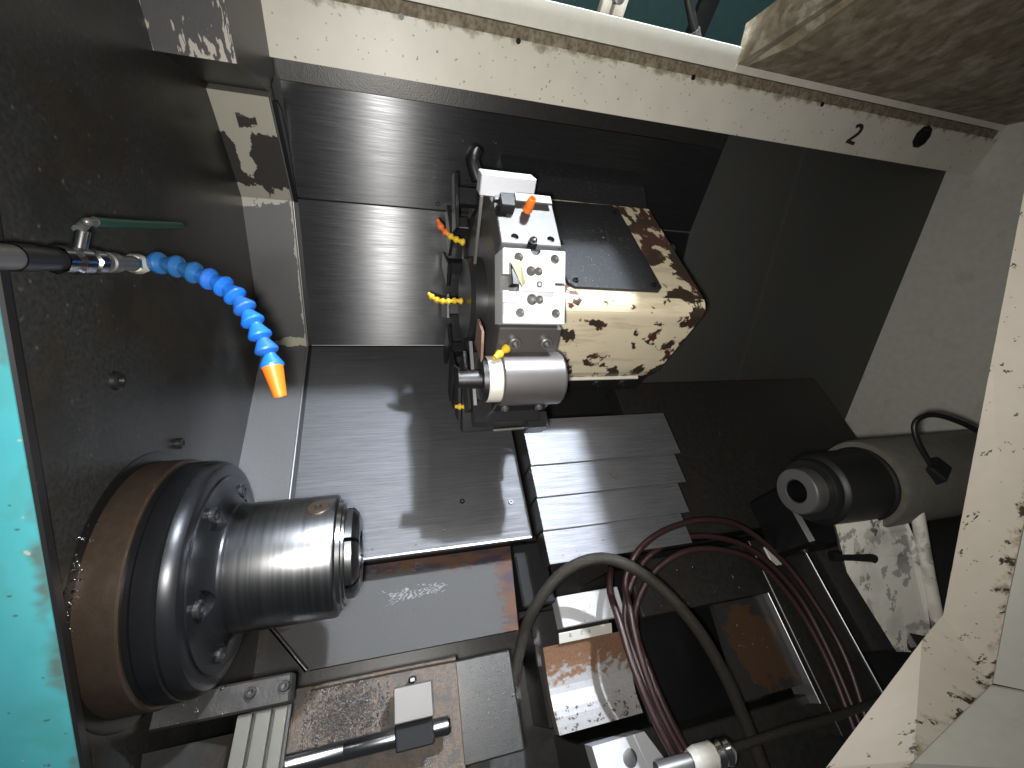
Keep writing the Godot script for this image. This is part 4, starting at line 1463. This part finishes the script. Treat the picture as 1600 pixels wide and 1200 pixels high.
func build_bed():
	var t = thing("bed_casting", "grey bed casting with rusty orange edges and pale scuffs under the chuck", "bed casting", Vector3(0.05, -0.05, 0.47))
	var b := mb()
	b.box(Vector3(-0.14, -0.23, 0.30), Vector3(0.262, -0.0105, 0.4015), 0.002)
	put(b, "riser", M.iron, t)
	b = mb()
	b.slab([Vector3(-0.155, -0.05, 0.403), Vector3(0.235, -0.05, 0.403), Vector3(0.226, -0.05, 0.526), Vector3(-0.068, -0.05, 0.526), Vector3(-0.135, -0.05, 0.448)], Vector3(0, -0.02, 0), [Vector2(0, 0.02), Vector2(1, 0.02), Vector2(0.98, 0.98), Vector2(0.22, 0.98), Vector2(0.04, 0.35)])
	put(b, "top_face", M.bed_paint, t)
	b = mb()
	b.slab([Vector3(-0.068, -0.0705, 0.523), Vector3(0.226, -0.0705, 0.523), Vector3(0.226, -0.22, 0.50), Vector3(-0.068, -0.22, 0.50)], Vector3(0, 0, -0.02))
	put(b, "front_face", M.iron, t)
	b = mb()
	b.tube([Vector3(-0.150, -0.0475, 0.432), Vector3(-0.110, -0.0475, 0.478), Vector3(-0.069, -0.0475, 0.526)], 0.0032, 8)
	put(b, "weld_bead", M.chrome, t, "glinting weld bead along the slanted edge")
	b = mb()
	b.box(Vector3(0.236, -0.09, 0.405), Vector3(0.29, -0.035, 0.50), 0.003)
	put(b, "side_block", M.matt_black, t)
	# chip tray
	t = thing("chip_tray", "rusty brown tray covered with wet metal chips", "tray", Vector3(0.03, 0, 0.59))
	b = mb()
	b.box(Vector3(-0.090, -0.014, 0.545), Vector3(0.123, -0.004, 0.668), 0.001)
	put(b, "plate", M.rust, t)
	b = mb()
	b.tube([Vector3(-0.055, -0.002, 0.548), Vector3(0.05, -0.002, 0.5475), Vector3(0.122, -0.002, 0.5485)], 0.0028, 8)
	put(b, "raised_edge", M.rust, t, "red-brown raised back edge")
	b = mb()
	b.box(Vector3(-0.10, -0.23, 0.55), Vector3(0.2, -0.0145, 0.66), 0.002)
	put(b, "support", M.iron, t)
	chip_pile(t, Vector2(-0.06, 0.035), Vector2(0.552, 0.612), -0.004, 1500)
	# rod and clamp
	t = thing("clamp_block", "small bare steel clamp block gripping the rod over the chip tray", "clamp", Vector3(0.065, 0.03, 0.59))
	b = mb()
	b.box(Vector3(0.0425, 0.012, 0.566), Vector3(0.0865, 0.0535, 0.6005), 0.0012)
	put(b, "top_half", M.dull_steel, t)
	b = mb()
	b.box(Vector3(0.0435, 0.004, 0.601), Vector3(0.0860, 0.0415, 0.626), 0.0015)
	put(b, "front_half", M.matt_black, t)  # shade of the downward front face is put into this black
	b = mb()
	b.box(Vector3(0.060, -0.004, 0.558), Vector3(0.069, 0.048, 0.5655), 0.002)
	put(b, "stud", M.dark_steel, t)
	t = thing("guide_rod", "polished round steel rod passing through the clamp block", "rod", Vector3(0, 0.05, 0.608))
	b = mb(Transform3D(Basis(), Vector3(0, 0.030, 0.613)))
	b.lathe([Vector2(-0.115, 0.0001), Vector2(-0.115, 0.0095), Vector2(-0.012, 0.0095), Vector2(-0.0115, 0.0092), Vector2(-0.011, 0.0095), Vector2(0.0428, 0.0095)], 40)
	put(b, "shaft", M.chrome, t)
	b = mb(Transform3D(Basis(), Vector3(0, 0.030, 0.613)))
	b.lathe([Vector2(0.0866, 0.0095), Vector2(0.103, 0.0095), Vector2(0.106, 0.0075), Vector2(0.106, 0.0001)], 40)
	put(b, "end", M.chrome, t)
	# bracket with three pale bars
	t = thing("slatted_bracket", "bracket with three pale parallel bars below the chuck", "bracket", Vector3(-0.09, 0.1, 0.56))
	for q in [[-0.104, -0.0915], [-0.0875, -0.0745], [-0.0705, -0.0600]]:
		b = mb()
		b.slab([Vector3(q[0], 0.0985, 0.562), Vector3(q[1], 0.0985, 0.562), Vector3(q[1] - 0.006, 0.0985, 0.66), Vector3(q[0] - 0.006, 0.0985, 0.66)], Vector3(0, -0.008, 0))
		put(b, "bar", M.bar_enamel, t)
	b = mb()
	b.slab([Vector3(-0.106, 0.0895, 0.561), Vector3(-0.058, 0.0895, 0.561), Vector3(-0.063, 0.0895, 0.66), Vector3(-0.111, 0.0895, 0.66)], Vector3(0, -0.006, 0))
	put(b, "back_plate", M.rubber, t)
	b = mb()
	b.box(Vector3(-0.176, 0.085, 0.534), Vector3(-0.0565, 0.108, 0.5600), 0.002)
	put(b, "cross_bar", M.iron, t)
	for x in [-0.092, -0.062]:
		socket_screw(t, Vector3(x, 0.108, 0.545), Vector3.UP, 0.005, 0.006, M.dark_steel, "screw")
	# block with a round plug
	t = thing("machined_block", "bright machined block with a pale round plug beside the red hoses", "block", Vector3(0.34, -0.02, 0.51))
	b = mb()
	b.box(Vector3(0.2935, -0.07, 0.4925), Vector3(0.402, -0.038, 0.5360), 0.0015)
	put(b, "body", M.bright, t)
	b = mb(along(Vector3(0.338, -0.038, 0.510), Vector3.UP))
	b.lathe([Vector2(-0.001, 0.0098), Vector2(0.0005, 0.0098), Vector2(0.0007, 0.0092), Vector2(0.0007, 0.0001)], 32)
	put(b, "plug", M.white_plastic, t)
	t = thing("tag_plate", "narrow white tag plate with stamped letters in front of the machined block", "tag", Vector3(0.33, -0.04, 0.545))
	b = mb(Transform3D(Basis(Vector3(1, 0, 0), 0.5), Vector3(0.333, -0.052, 0.5485)))
	b.box(Vector3(-0.0455, -0.002, -0.0075), Vector3(0.0455, 0.0, 0.0075), 0.0004)
	put(b, "plate", M.white_plastic, t)
	var sf := SystemFont.new()
	sf.font_names = PackedStringArray(["Droid Sans"])
	for q in [["8.", -0.026], ["C", -0.007], ["K", 0.006]]:
		var tm := TextMesh.new()
		tm.font = sf
		tm.text = q[0]
		tm.font_size = 32
		tm.pixel_size = 0.00022
		tm.depth = 0.0002
		tm.surface_set_material(0, M.black_text)
		var tx := MeshInstance3D.new()
		tx.name = "stamped_letter"
		tx.mesh = tm
		t.add_child(tx, true)
		tx.transform = Transform3D(Basis(Vector3(1, 0, 0), 0.5) * Basis(Vector3(1, 0, 0), -PI / 2), Vector3(0.333, -0.052, 0.5485) + Basis(Vector3(1, 0, 0), 0.5) * Vector3(q[1], 0.0003, -0.002) - t.position)
	# scoop casting
	t = thing("curved_casting", "curved iron casting, rust orange at the top and bare below", "casting", Vector3(0.33, -0.1, 0.6))
	b = mb()
	var rows := []
	for i in 13:
		var q := i / 12.0
		rows.append(Vector2(0.555 + 0.106 * q, -0.062 - 0.030 * sin(q * PI * 0.85) + 0.012 * q))
	for i in 12:
		var x0 := 0.2625 + 0.004 * sin(i / 12.0 * 3.0)
		var x1 := 0.2625 + 0.004 * sin((i + 1) / 12.0 * 3.0)
		b.slab([Vector3(x0, rows[i].y, rows[i].x), Vector3(0.42 - 0.002 * i, rows[i].y, rows[i].x), Vector3(0.42 - 0.002 * (i + 1), rows[i + 1].y, rows[i + 1].x), Vector3(x1, rows[i + 1].y, rows[i + 1].x)], Vector3(0, -0.02, 0), [Vector2(0, i / 12.0), Vector2(1, i / 12.0), Vector2(1, (i + 1) / 12.0), Vector2(0, (i + 1) / 12.0)])
	put(b, "shell", M.scoop_iron, t)
	b = mb()
	b.box(Vector3(0.268, -0.23, 0.50), Vector3(0.415, -0.135, 0.66), 0.002)
	put(b, "support", M.iron, t)
	t = thing("lower_block", "bright flat block with a grey round plug in front of the curved casting", "block", Vector3(0.35, -0.04, 0.7))
	b = mb()
	b.slab([Vector3(0.298, -0.04, 0.678), Vector3(0.379, -0.04, 0.678), Vector3(0.425, -0.04, 0.76), Vector3(0.306, -0.04, 0.76)], Vector3(0, -0.03, 0))
	put(b, "body", M.bright, t)
	b = mb(along(Vector3(0.348, -0.04, 0.7), Vector3.UP))
	b.lathe([Vector2(-0.001, 0.0105), Vector2(0.0003, 0.0105), Vector2(0.0005, 0.010), Vector2(0.0005, 0.0001)], 32)
	put(b, "plug", M.milled, t)
	b = mb()
	b.box(Vector3(0.30, -0.23, 0.68), Vector3(0.42, -0.0705, 0.80), 0.002)
	put(b, "support", M.iron, t)
	# dark bed plates towards the tailstock
	t = thing("bed_plate", "wide oily black bed plate with a rust patch below the hose loops", "bed plate", Vector3(0.55, -0.02, 0.5))
	b = mb()
	b.box(Vector3(0.42, -0.03, 0.462), Vector3(0.660, -0.018, 0.5445), 0.0015)
	put(b, "back_plate", M.iron, t)
	b = mb()
	b.slab([Vector3(0.56, -0.03, 0.546), Vector3(0.658, -0.03, 0.546), Vector3(0.660, -0.03, 0.675), Vector3(0.545, -0.03, 0.675)], Vector3(0, -0.012, 0))
	put(b, "rusty_plate", M.rust_patch, t)
	b = mb()
	b.box(Vector3(0.42, -0.22, 0.46), Vector3(0.86, -0.10, 0.80), 0.002)
	put(b, "support", M.oil_black, t)
	b = mb()
	b.box(Vector3(0.42, -0.099, 0.688), Vector3(0.80, -0.035, 0.80), 0.002)
	put(b, "front_rail", M.iron, t)
	t = thing("guide_rail", "dark guide rail with bright ground edges beside the tailstock leg", "rail", Vector3(0.74, -0.01, 0.58))
	b = mb()
	b.box(Vector3(0.668, -0.06, 0.46), Vector3(0.776, -0.008, 0.74), 0.001)
	put(b, "body", M.iron, t)
	b = mb()
	b.box(Vector3(0.7765, -0.05, 0.46), Vector3(0.779, -0.006, 0.74), 0.0006)
	put(b, "ground_edge", M.bare_line, t)
	b = mb()
	b.box(Vector3(0.6625, -0.06, 0.545), Vector3(0.6645, -0.014, 0.70), 0.0006)
	put(b, "ground_edge", M.bare_line, t)
	b = mb()
	b.box(Vector3(0.69, -0.0075, 0.475), Vector3(0.71, -0.003, 0.508), 0.001)
	put(b, "pale_stop", M.white_plastic, t)
	t = thing("rear_cover", "flat dark cover between the stepped plates and the tailstock", "cover", Vector3(0.7, -0.03, 0.3))
	b = mb()
	b.box(Vector3(0.518, -0.06, 0.10), Vector3(1.10, -0.012, 0.44), 0.002)
	put(b, "sheet", M.iron, t)
	b = mb()
	b.box(Vector3(0.42, -0.09, 0.446), Vector3(0.86, -0.055, 0.461), 0.002)
	put(b, "lip", M.oil_black, t)
	# dark wall foot below the chuck
	t = thing("drain_plate", "dark plate with flakes of cream paint at the foot of the left wall", "plate", Vector3(-0.15, 0.06, 0.60))
	b = mb()
	b.slab([Vector3(-0.178, 0.10, 0.575), Vector3(-0.118, 0.055, 0.575), Vector3(-0.118, 0.0, 0.72), Vector3(-0.178, 0.06, 0.72)], Vector3(-0.01, -0.015, 0))
	put(b, "sheet", M.iron, t)

func build_swarf():
	var mm := MultiMesh.new()
	mm.transform_format = MultiMesh.TRANSFORM_3D
	var b := mb()
	b.tube([Vector3(-0.0016, 0, 0), Vector3(-0.0005, 0.0007, 0.0006), Vector3(0.0006, 0.0001, -0.0005), Vector3(0.0018, 0.0005, 0.0003)], 0.0003, 5, 2)
	mm.mesh = b.done()
	mm.mesh.surface_set_material(0, M.chrome)
	# low corner and high corner in x and z, height, how many
	var beds := [[-0.06, 0.22, 0.41, 0.42, -0.0495, 25], [-0.06, 0.22, 0.43, 0.52, -0.0495, 14], [0.43, 0.65, 0.47, 0.54, -0.0175, 60], [0.57, 0.65, 0.55, 0.67, -0.0295, 50], [0.67, 0.775, 0.47, 0.72, -0.0075, 60], [0.53, 0.80, 0.24, 0.43, -0.0115, 50], [-0.17, -0.06, 0.536, 0.558, 0.1085, 40], [0.30, 0.40, 0.495, 0.534, -0.0375, 8], [0.28, 0.50, 0.43, 0.452, 0.0425, 10], [-0.09, 0.25, 0.36, 0.40, 0.0005, 18], [0.12, 0.2, 0.55, 0.66, -0.0140, 40]]
	var total := 0
	for q in beds:
		total += q[5]
	mm.instance_count = total
	var i := 0
	for q in beds:
		for k in q[5]:
			var bs := Basis.from_euler(Vector3(rng.randf_range(-0.3, 0.3), rng.randf() * TAU, rng.randf_range(-0.3, 0.3))).scaled(Vector3.ONE * rng.randf_range(0.25, 1.0) * (2.0 if rng.randf() < 0.07 else 1.0))
			mm.set_instance_transform(i, Transform3D(bs, Vector3(rng.randf_range(q[0], q[1]), q[4] + 0.0003, rng.randf_range(q[2], q[3]))))
			i += 1
	var mi := MultiMeshInstance3D.new()
	mi.name = "metal_swarf"
	mi.multimesh = mm
	mi.set_meta("kind", "stuff")
	mi.set_meta("label", "tiny glinting metal chips scattered over the dark bed")
	mi.set_meta("category", "swarf")
	add_child(mi)

func chip_pile(parent, xr: Vector2, zr: Vector2, y: float, count: int):
	var mm := MultiMesh.new()
	mm.transform_format = MultiMesh.TRANSFORM_3D
	var b := mb()
	b.tube([Vector3(-0.0018, 0, 0), Vector3(-0.0006, 0.0007, 0.0007), Vector3(0.0006, 0.0001, -0.0005), Vector3(0.0018, 0.0005, 0.0004)], 0.00032, 5, 2)
	mm.mesh = b.done()
	mm.mesh.surface_set_material(0, M.cast_steel)
	mm.instance_count = count
	for i in count:
		var x := lerpf(xr.x, xr.y, clampf(0.5 + rng.randfn(0, 0.27), 0.0, 1.0))
		var z := lerpf(zr.x, zr.y, clampf(0.5 + rng.randfn(0, 0.27), 0.0, 1.0))
		var hgt := 0.007 * maxf(0.0, 1.0 - pow((x - (xr.x + xr.y) / 2) / (xr.y - xr.x) * 2, 2)) * rng.randf()
		var bs := Basis.from_euler(Vector3(rng.randf() * TAU, rng.randf() * TAU, rng.randf() * TAU)).scaled(Vector3.ONE * rng.randf_range(0.5, 1.6))
		mm.set_instance_transform(i, Transform3D(bs, Vector3(x, y + hgt, z) - parent.position))
	var mi := MultiMeshInstance3D.new()
	mi.name = "metal_chips"
	mi.multimesh = mm
	mi.set_meta("kind", "stuff")
	parent.add_child(mi)

# ==================================================================== coolant valve and hoses

func build_valve():
	var t = thing("coolant_hose", "blue jointed coolant hose with orange tip on a ball valve with green lever", "coolant hose", Vector3(-0.15, 0.42, 0.28))
	var a := Vector3(-0.150, 0.473, 0.341)
	var d := (Vector3(-0.148, 0.385, 0.239) - a).normalized()
	var len := (Vector3(-0.148, 0.385, 0.239) - a).length()
	var b := mb(along(a, d))
	b.lathe([Vector2(-0.06, 0.0082), Vector2(-0.030, 0.0082), Vector2(-0.026, 0.0070), Vector2(0.007, 0.0070)], 24)
	put(b, "pipe", M.milled, t)
	b = mb(along(a, d))
	b.lathe([Vector2(0.007, 0.0078), Vector2(0.022, 0.0078), Vector2(0.023, 0.0070), Vector2(0.040, 0.0070)], 24)
	put(b, "nipple", M.dark_steel, t)
	b = mb(along(a, d))
	b.lathe([Vector2(0.038, 0.0092), Vector2(0.046, 0.0092), Vector2(0.047, 0.0075), Vector2(0.052, 0.0098), Vector2(0.062, 0.0098), Vector2(0.067, 0.0075), Vector2(0.068, 0.0092), Vector2(0.076, 0.0092), Vector2(0.0765, 0.006)], 8, 1.0)
	put(b, "valve_body", M.chrome, t)
	b = mb(along(a, d))
	b.lathe([Vector2(0.076, 0.0066), Vector2(0.086, 0.0062), Vector2(0.087, 0.0074), Vector2(0.097, 0.0074), Vector2(0.098, 0.0058), Vector2(len - 0.016, 0.0058)], 24)
	put(b, "reducer", M.milled, t)
	b = mb(along(a, d))
	b.lathe([Vector2(len - 0.016, 0.0080), Vector2(len - 0.004, 0.0084), Vector2(len - 0.002, 0.0075), Vector2(len - 0.002, 0.004)], 6, 1.0)
	put(b, "adapter", M.white_plastic, t)
	# stem and lever
	var stem := a + d * 0.057
	var top := stem + Vector3(0.004, 0.012, -0.016)
	b = mb()
	b.tube([stem, top], 0.0042, 12, 1)
	put(b, "stem", M.chrome, t)
	b = mb()
	b.tube([top + d * -0.004 , top + Vector3(0.001, 0.002, -0.006), Vector3(-0.140, 0.4545, 0.281), Vector3(-0.140, 0.448, 0.272)], [0.0035, 0.0030, 0.0028, 0.0028], 10)
	put(b, "lever_arm", M.milled, t)
	b = mb()
	b.tube([Vector3(-0.140, 0.450, 0.2745), Vector3(-0.1395, 0.427, 0.243), Vector3(-0.137, 0.381, 0.178)], 0.0034, 10)
	put(b, "lever", M.green_grip, t, "green coated valve lever")
	# jointed hose
	var pts := [Vector3(-0.148, 0.385, 0.239), Vector3(-0.133, 0.3895, 0.242), Vector3(-0.119, 0.3905, 0.247), Vector3(-0.1055, 0.390, 0.2535), Vector3(-0.0935, 0.3895, 0.260), Vector3(-0.0825, 0.388, 0.267), Vector3(-0.0735, 0.3855, 0.276), Vector3(-0.066, 0.381, 0.2855), Vector3(-0.060, 0.376, 0.296), Vector3(-0.0545, 0.3705, 0.307), Vector3(-0.0495, 0.3645, 0.318), Vector3(-0.0455, 0.358, 0.3295)]
	for i in pts.size() - 1:
		var p0: Vector3 = pts[i]
		var p1: Vector3 = pts[i + 1]
		var l := p0.distance_to(p1)
		b = mb(along(p1, p0 - p1 + Vector3(rng.randf_range(-0.001, 0.001), rng.randf_range(-0.001, 0.001), rng.randf_range(-0.001, 0.001))))
		b.lathe([Vector2(-l * 0.16, 0.0044), Vector2(-l * 0.06, 0.0074), Vector2(l * 0.02, 0.0089), Vector2(l * 0.14, 0.0093), Vector2(l * 0.22, 0.0089), Vector2(l * 0.74, 0.0052), Vector2(l * 0.90, 0.0045), Vector2(l * 1.02, 0.0046)], 24, 30.0)
		put(b, "hose_segment", M.blue_oily if i < 3 else (M.blue_plastic if i % 3 else M.blue_worn), t)
	b = mb(along(Vector3(-0.0455, 0.358, 0.3295), Vector3(0.0065, -0.016, 0.0245)))
	b.lathe([Vector2(-0.004, 0.005), Vector2(-0.0035, 0.0085), Vector2(-0.001, 0.0088), Vector2(0.001, 0.0080), Vector2(0.024, 0.0052), Vector2(0.0255, 0.0047), Vector2(0.0255, 0.0030), Vector2(0.010, 0.0028)], 28)
	put(b, "nozzle_tip", M.orange_plastic, t, "orange nozzle tip")

func build_hoses():
	var t = thing("red_hose", "coil of thin dark red hose looping over the dark bed plate", "hose", Vector3(0.4, 0.02, 0.6))
	var b := mb()
	b.tube([Vector3(0.40, 0.03, 0.725), Vector3(0.378, 0.03, 0.66), Vector3(0.369, 0.035, 0.594), Vector3(0.372, 0.04, 0.532), Vector3(0.384, 0.03, 0.494), Vector3(0.410, 0.05, 0.459), Vector3(0.470, 0.05, 0.434), Vector3(0.548, 0.05, 0.427), Vector3(0.625, 0.04, 0.446), Vector3(0.690, 0.025, 0.511), Vector3(0.720, 0.015, 0.596), Vector3(0.722, 0.012, 0.662), Vector3(0.700, 0.01, 0.74)], 0.0049, 14)
	put(b, "outer_loop", M.red_hose, t)
	b = mb()
	b.tube([Vector3(0.412, 0.018, 0.73), Vector3(0.392, 0.02, 0.664), Vector3(0.383, 0.02, 0.61), Vector3(0.382, 0.018, 0.56), Vector3(0.402, 0.02, 0.520), Vector3(0.443, 0.035, 0.485), Vector3(0.501, 0.05, 0.470), Vector3(0.570, 0.05, 0.481), Vector3(0.627, 0.04, 0.509), Vector3(0.670, 0.025, 0.576), Vector3(0.684, 0.015, 0.655), Vector3(0.675, 0.01, 0.74)], 0.0049, 14)
	put(b, "inner_loop", M.red_hose, t)
	b = mb()
	b.tube([Vector3(0.388, 0.025, 0.725), Vector3(0.366, 0.03, 0.66), Vector3(0.356, 0.032, 0.60), Vector3(0.356, 0.028, 0.545), Vector3(0.362, 0.012, 0.505), Vector3(0.385, -0.01, 0.47)], 0.0052, 14)
	put(b, "short_run", M.red_hose, t)
	b = mb()
	b.tube([Vector3(0.405, 0.012, 0.72), Vector3(0.384, 0.012, 0.655), Vector3(0.374, 0.010, 0.60), Vector3(0.376, 0.006, 0.545), Vector3(0.398, 0.015, 0.500), Vector3(0.440, 0.030, 0.464), Vector3(0.505, 0.034, 0.447), Vector3(0.575, 0.034, 0.455), Vector3(0.642, 0.025, 0.486), Vector3(0.694, 0.012, 0.555), Vector3(0.707, 0.004, 0.640), Vector3(0.70, 0.0, 0.73)], 0.0049, 14)
	put(b, "middle_loop", M.red_hose, t)
	t = thing("grey_hose", "thick grey brown hose arching across the red hose coil", "hose", Vector3(0.3, 0.05, 0.5))
	b = mb()
	b.tube([Vector3(0.205, -0.05, 0.590), Vector3(0.222, -0.02, 0.541), Vector3(0.237, 0.02, 0.508), Vector3(0.277, 0.06, 0.474), Vector3(0.331, 0.085, 0.468), Vector3(0.383, 0.095, 0.501), Vector3(0.430, 0.09, 0.563), Vector3(0.462, 0.07, 0.626), Vector3(0.48, 0.05, 0.684), Vector3(0.49, 0.035, 0.74)], 0.0080, 18)
	put(b, "jacket", M.grey_hose, t)
	b = mb()
	b.tube([Vector3(0.2025, -0.056, 0.597), Vector3(0.197, -0.07, 0.610)], 0.008, 12, 1)
	put(b, "ferrule", M.chrome, t)
	t = thing("braided_line", "thin grey braided line ending in a white fitting", "hose", Vector3(0.45, 0.09, 0.70))
	b = mb()
	b.tube([Vector3(0.418, 0.092, 0.694), Vector3(0.515, 0.085, 0.695), Vector3(0.60, 0.068, 0.700), Vector3(0.73, 0.046, 0.703)], 0.0048, 14)
	put(b, "line", M.grey_hose, t)
	var fd := Vector3(1, 0.05, 0.01)
	b = mb(along(Vector3(0.372, 0.09, 0.694), fd))
	b.lathe([Vector2(-0.008, 0.011), Vector2(0.0, 0.0135), Vector2(0.022, 0.0135), Vector2(0.024, 0.012), Vector2(0.024, 0.006)], 8, 1.0)
	put(b, "fitting", M.white_plastic, t)
	b = mb(along(Vector3(0.372, 0.09, 0.694), fd))
	b.lathe([Vector2(0.024, 0.0125), Vector2(0.030, 0.0145), Vector2(0.034, 0.0125), Vector2(0.040, 0.0140), Vector2(0.044, 0.012), Vector2(0.048, 0.0075), Vector2(0.050, 0.0055)], 28)
	put(b, "collar", M.chrome, t)
	b = mb(along(Vector3(0.372, 0.09, 0.694), fd))
	b.lathe([Vector2(-0.05, 0.0085), Vector2(-0.008, 0.0085), Vector2(-0.0075, 0.006)], 20)
	put(b, "tail_pipe", M.milled, t)
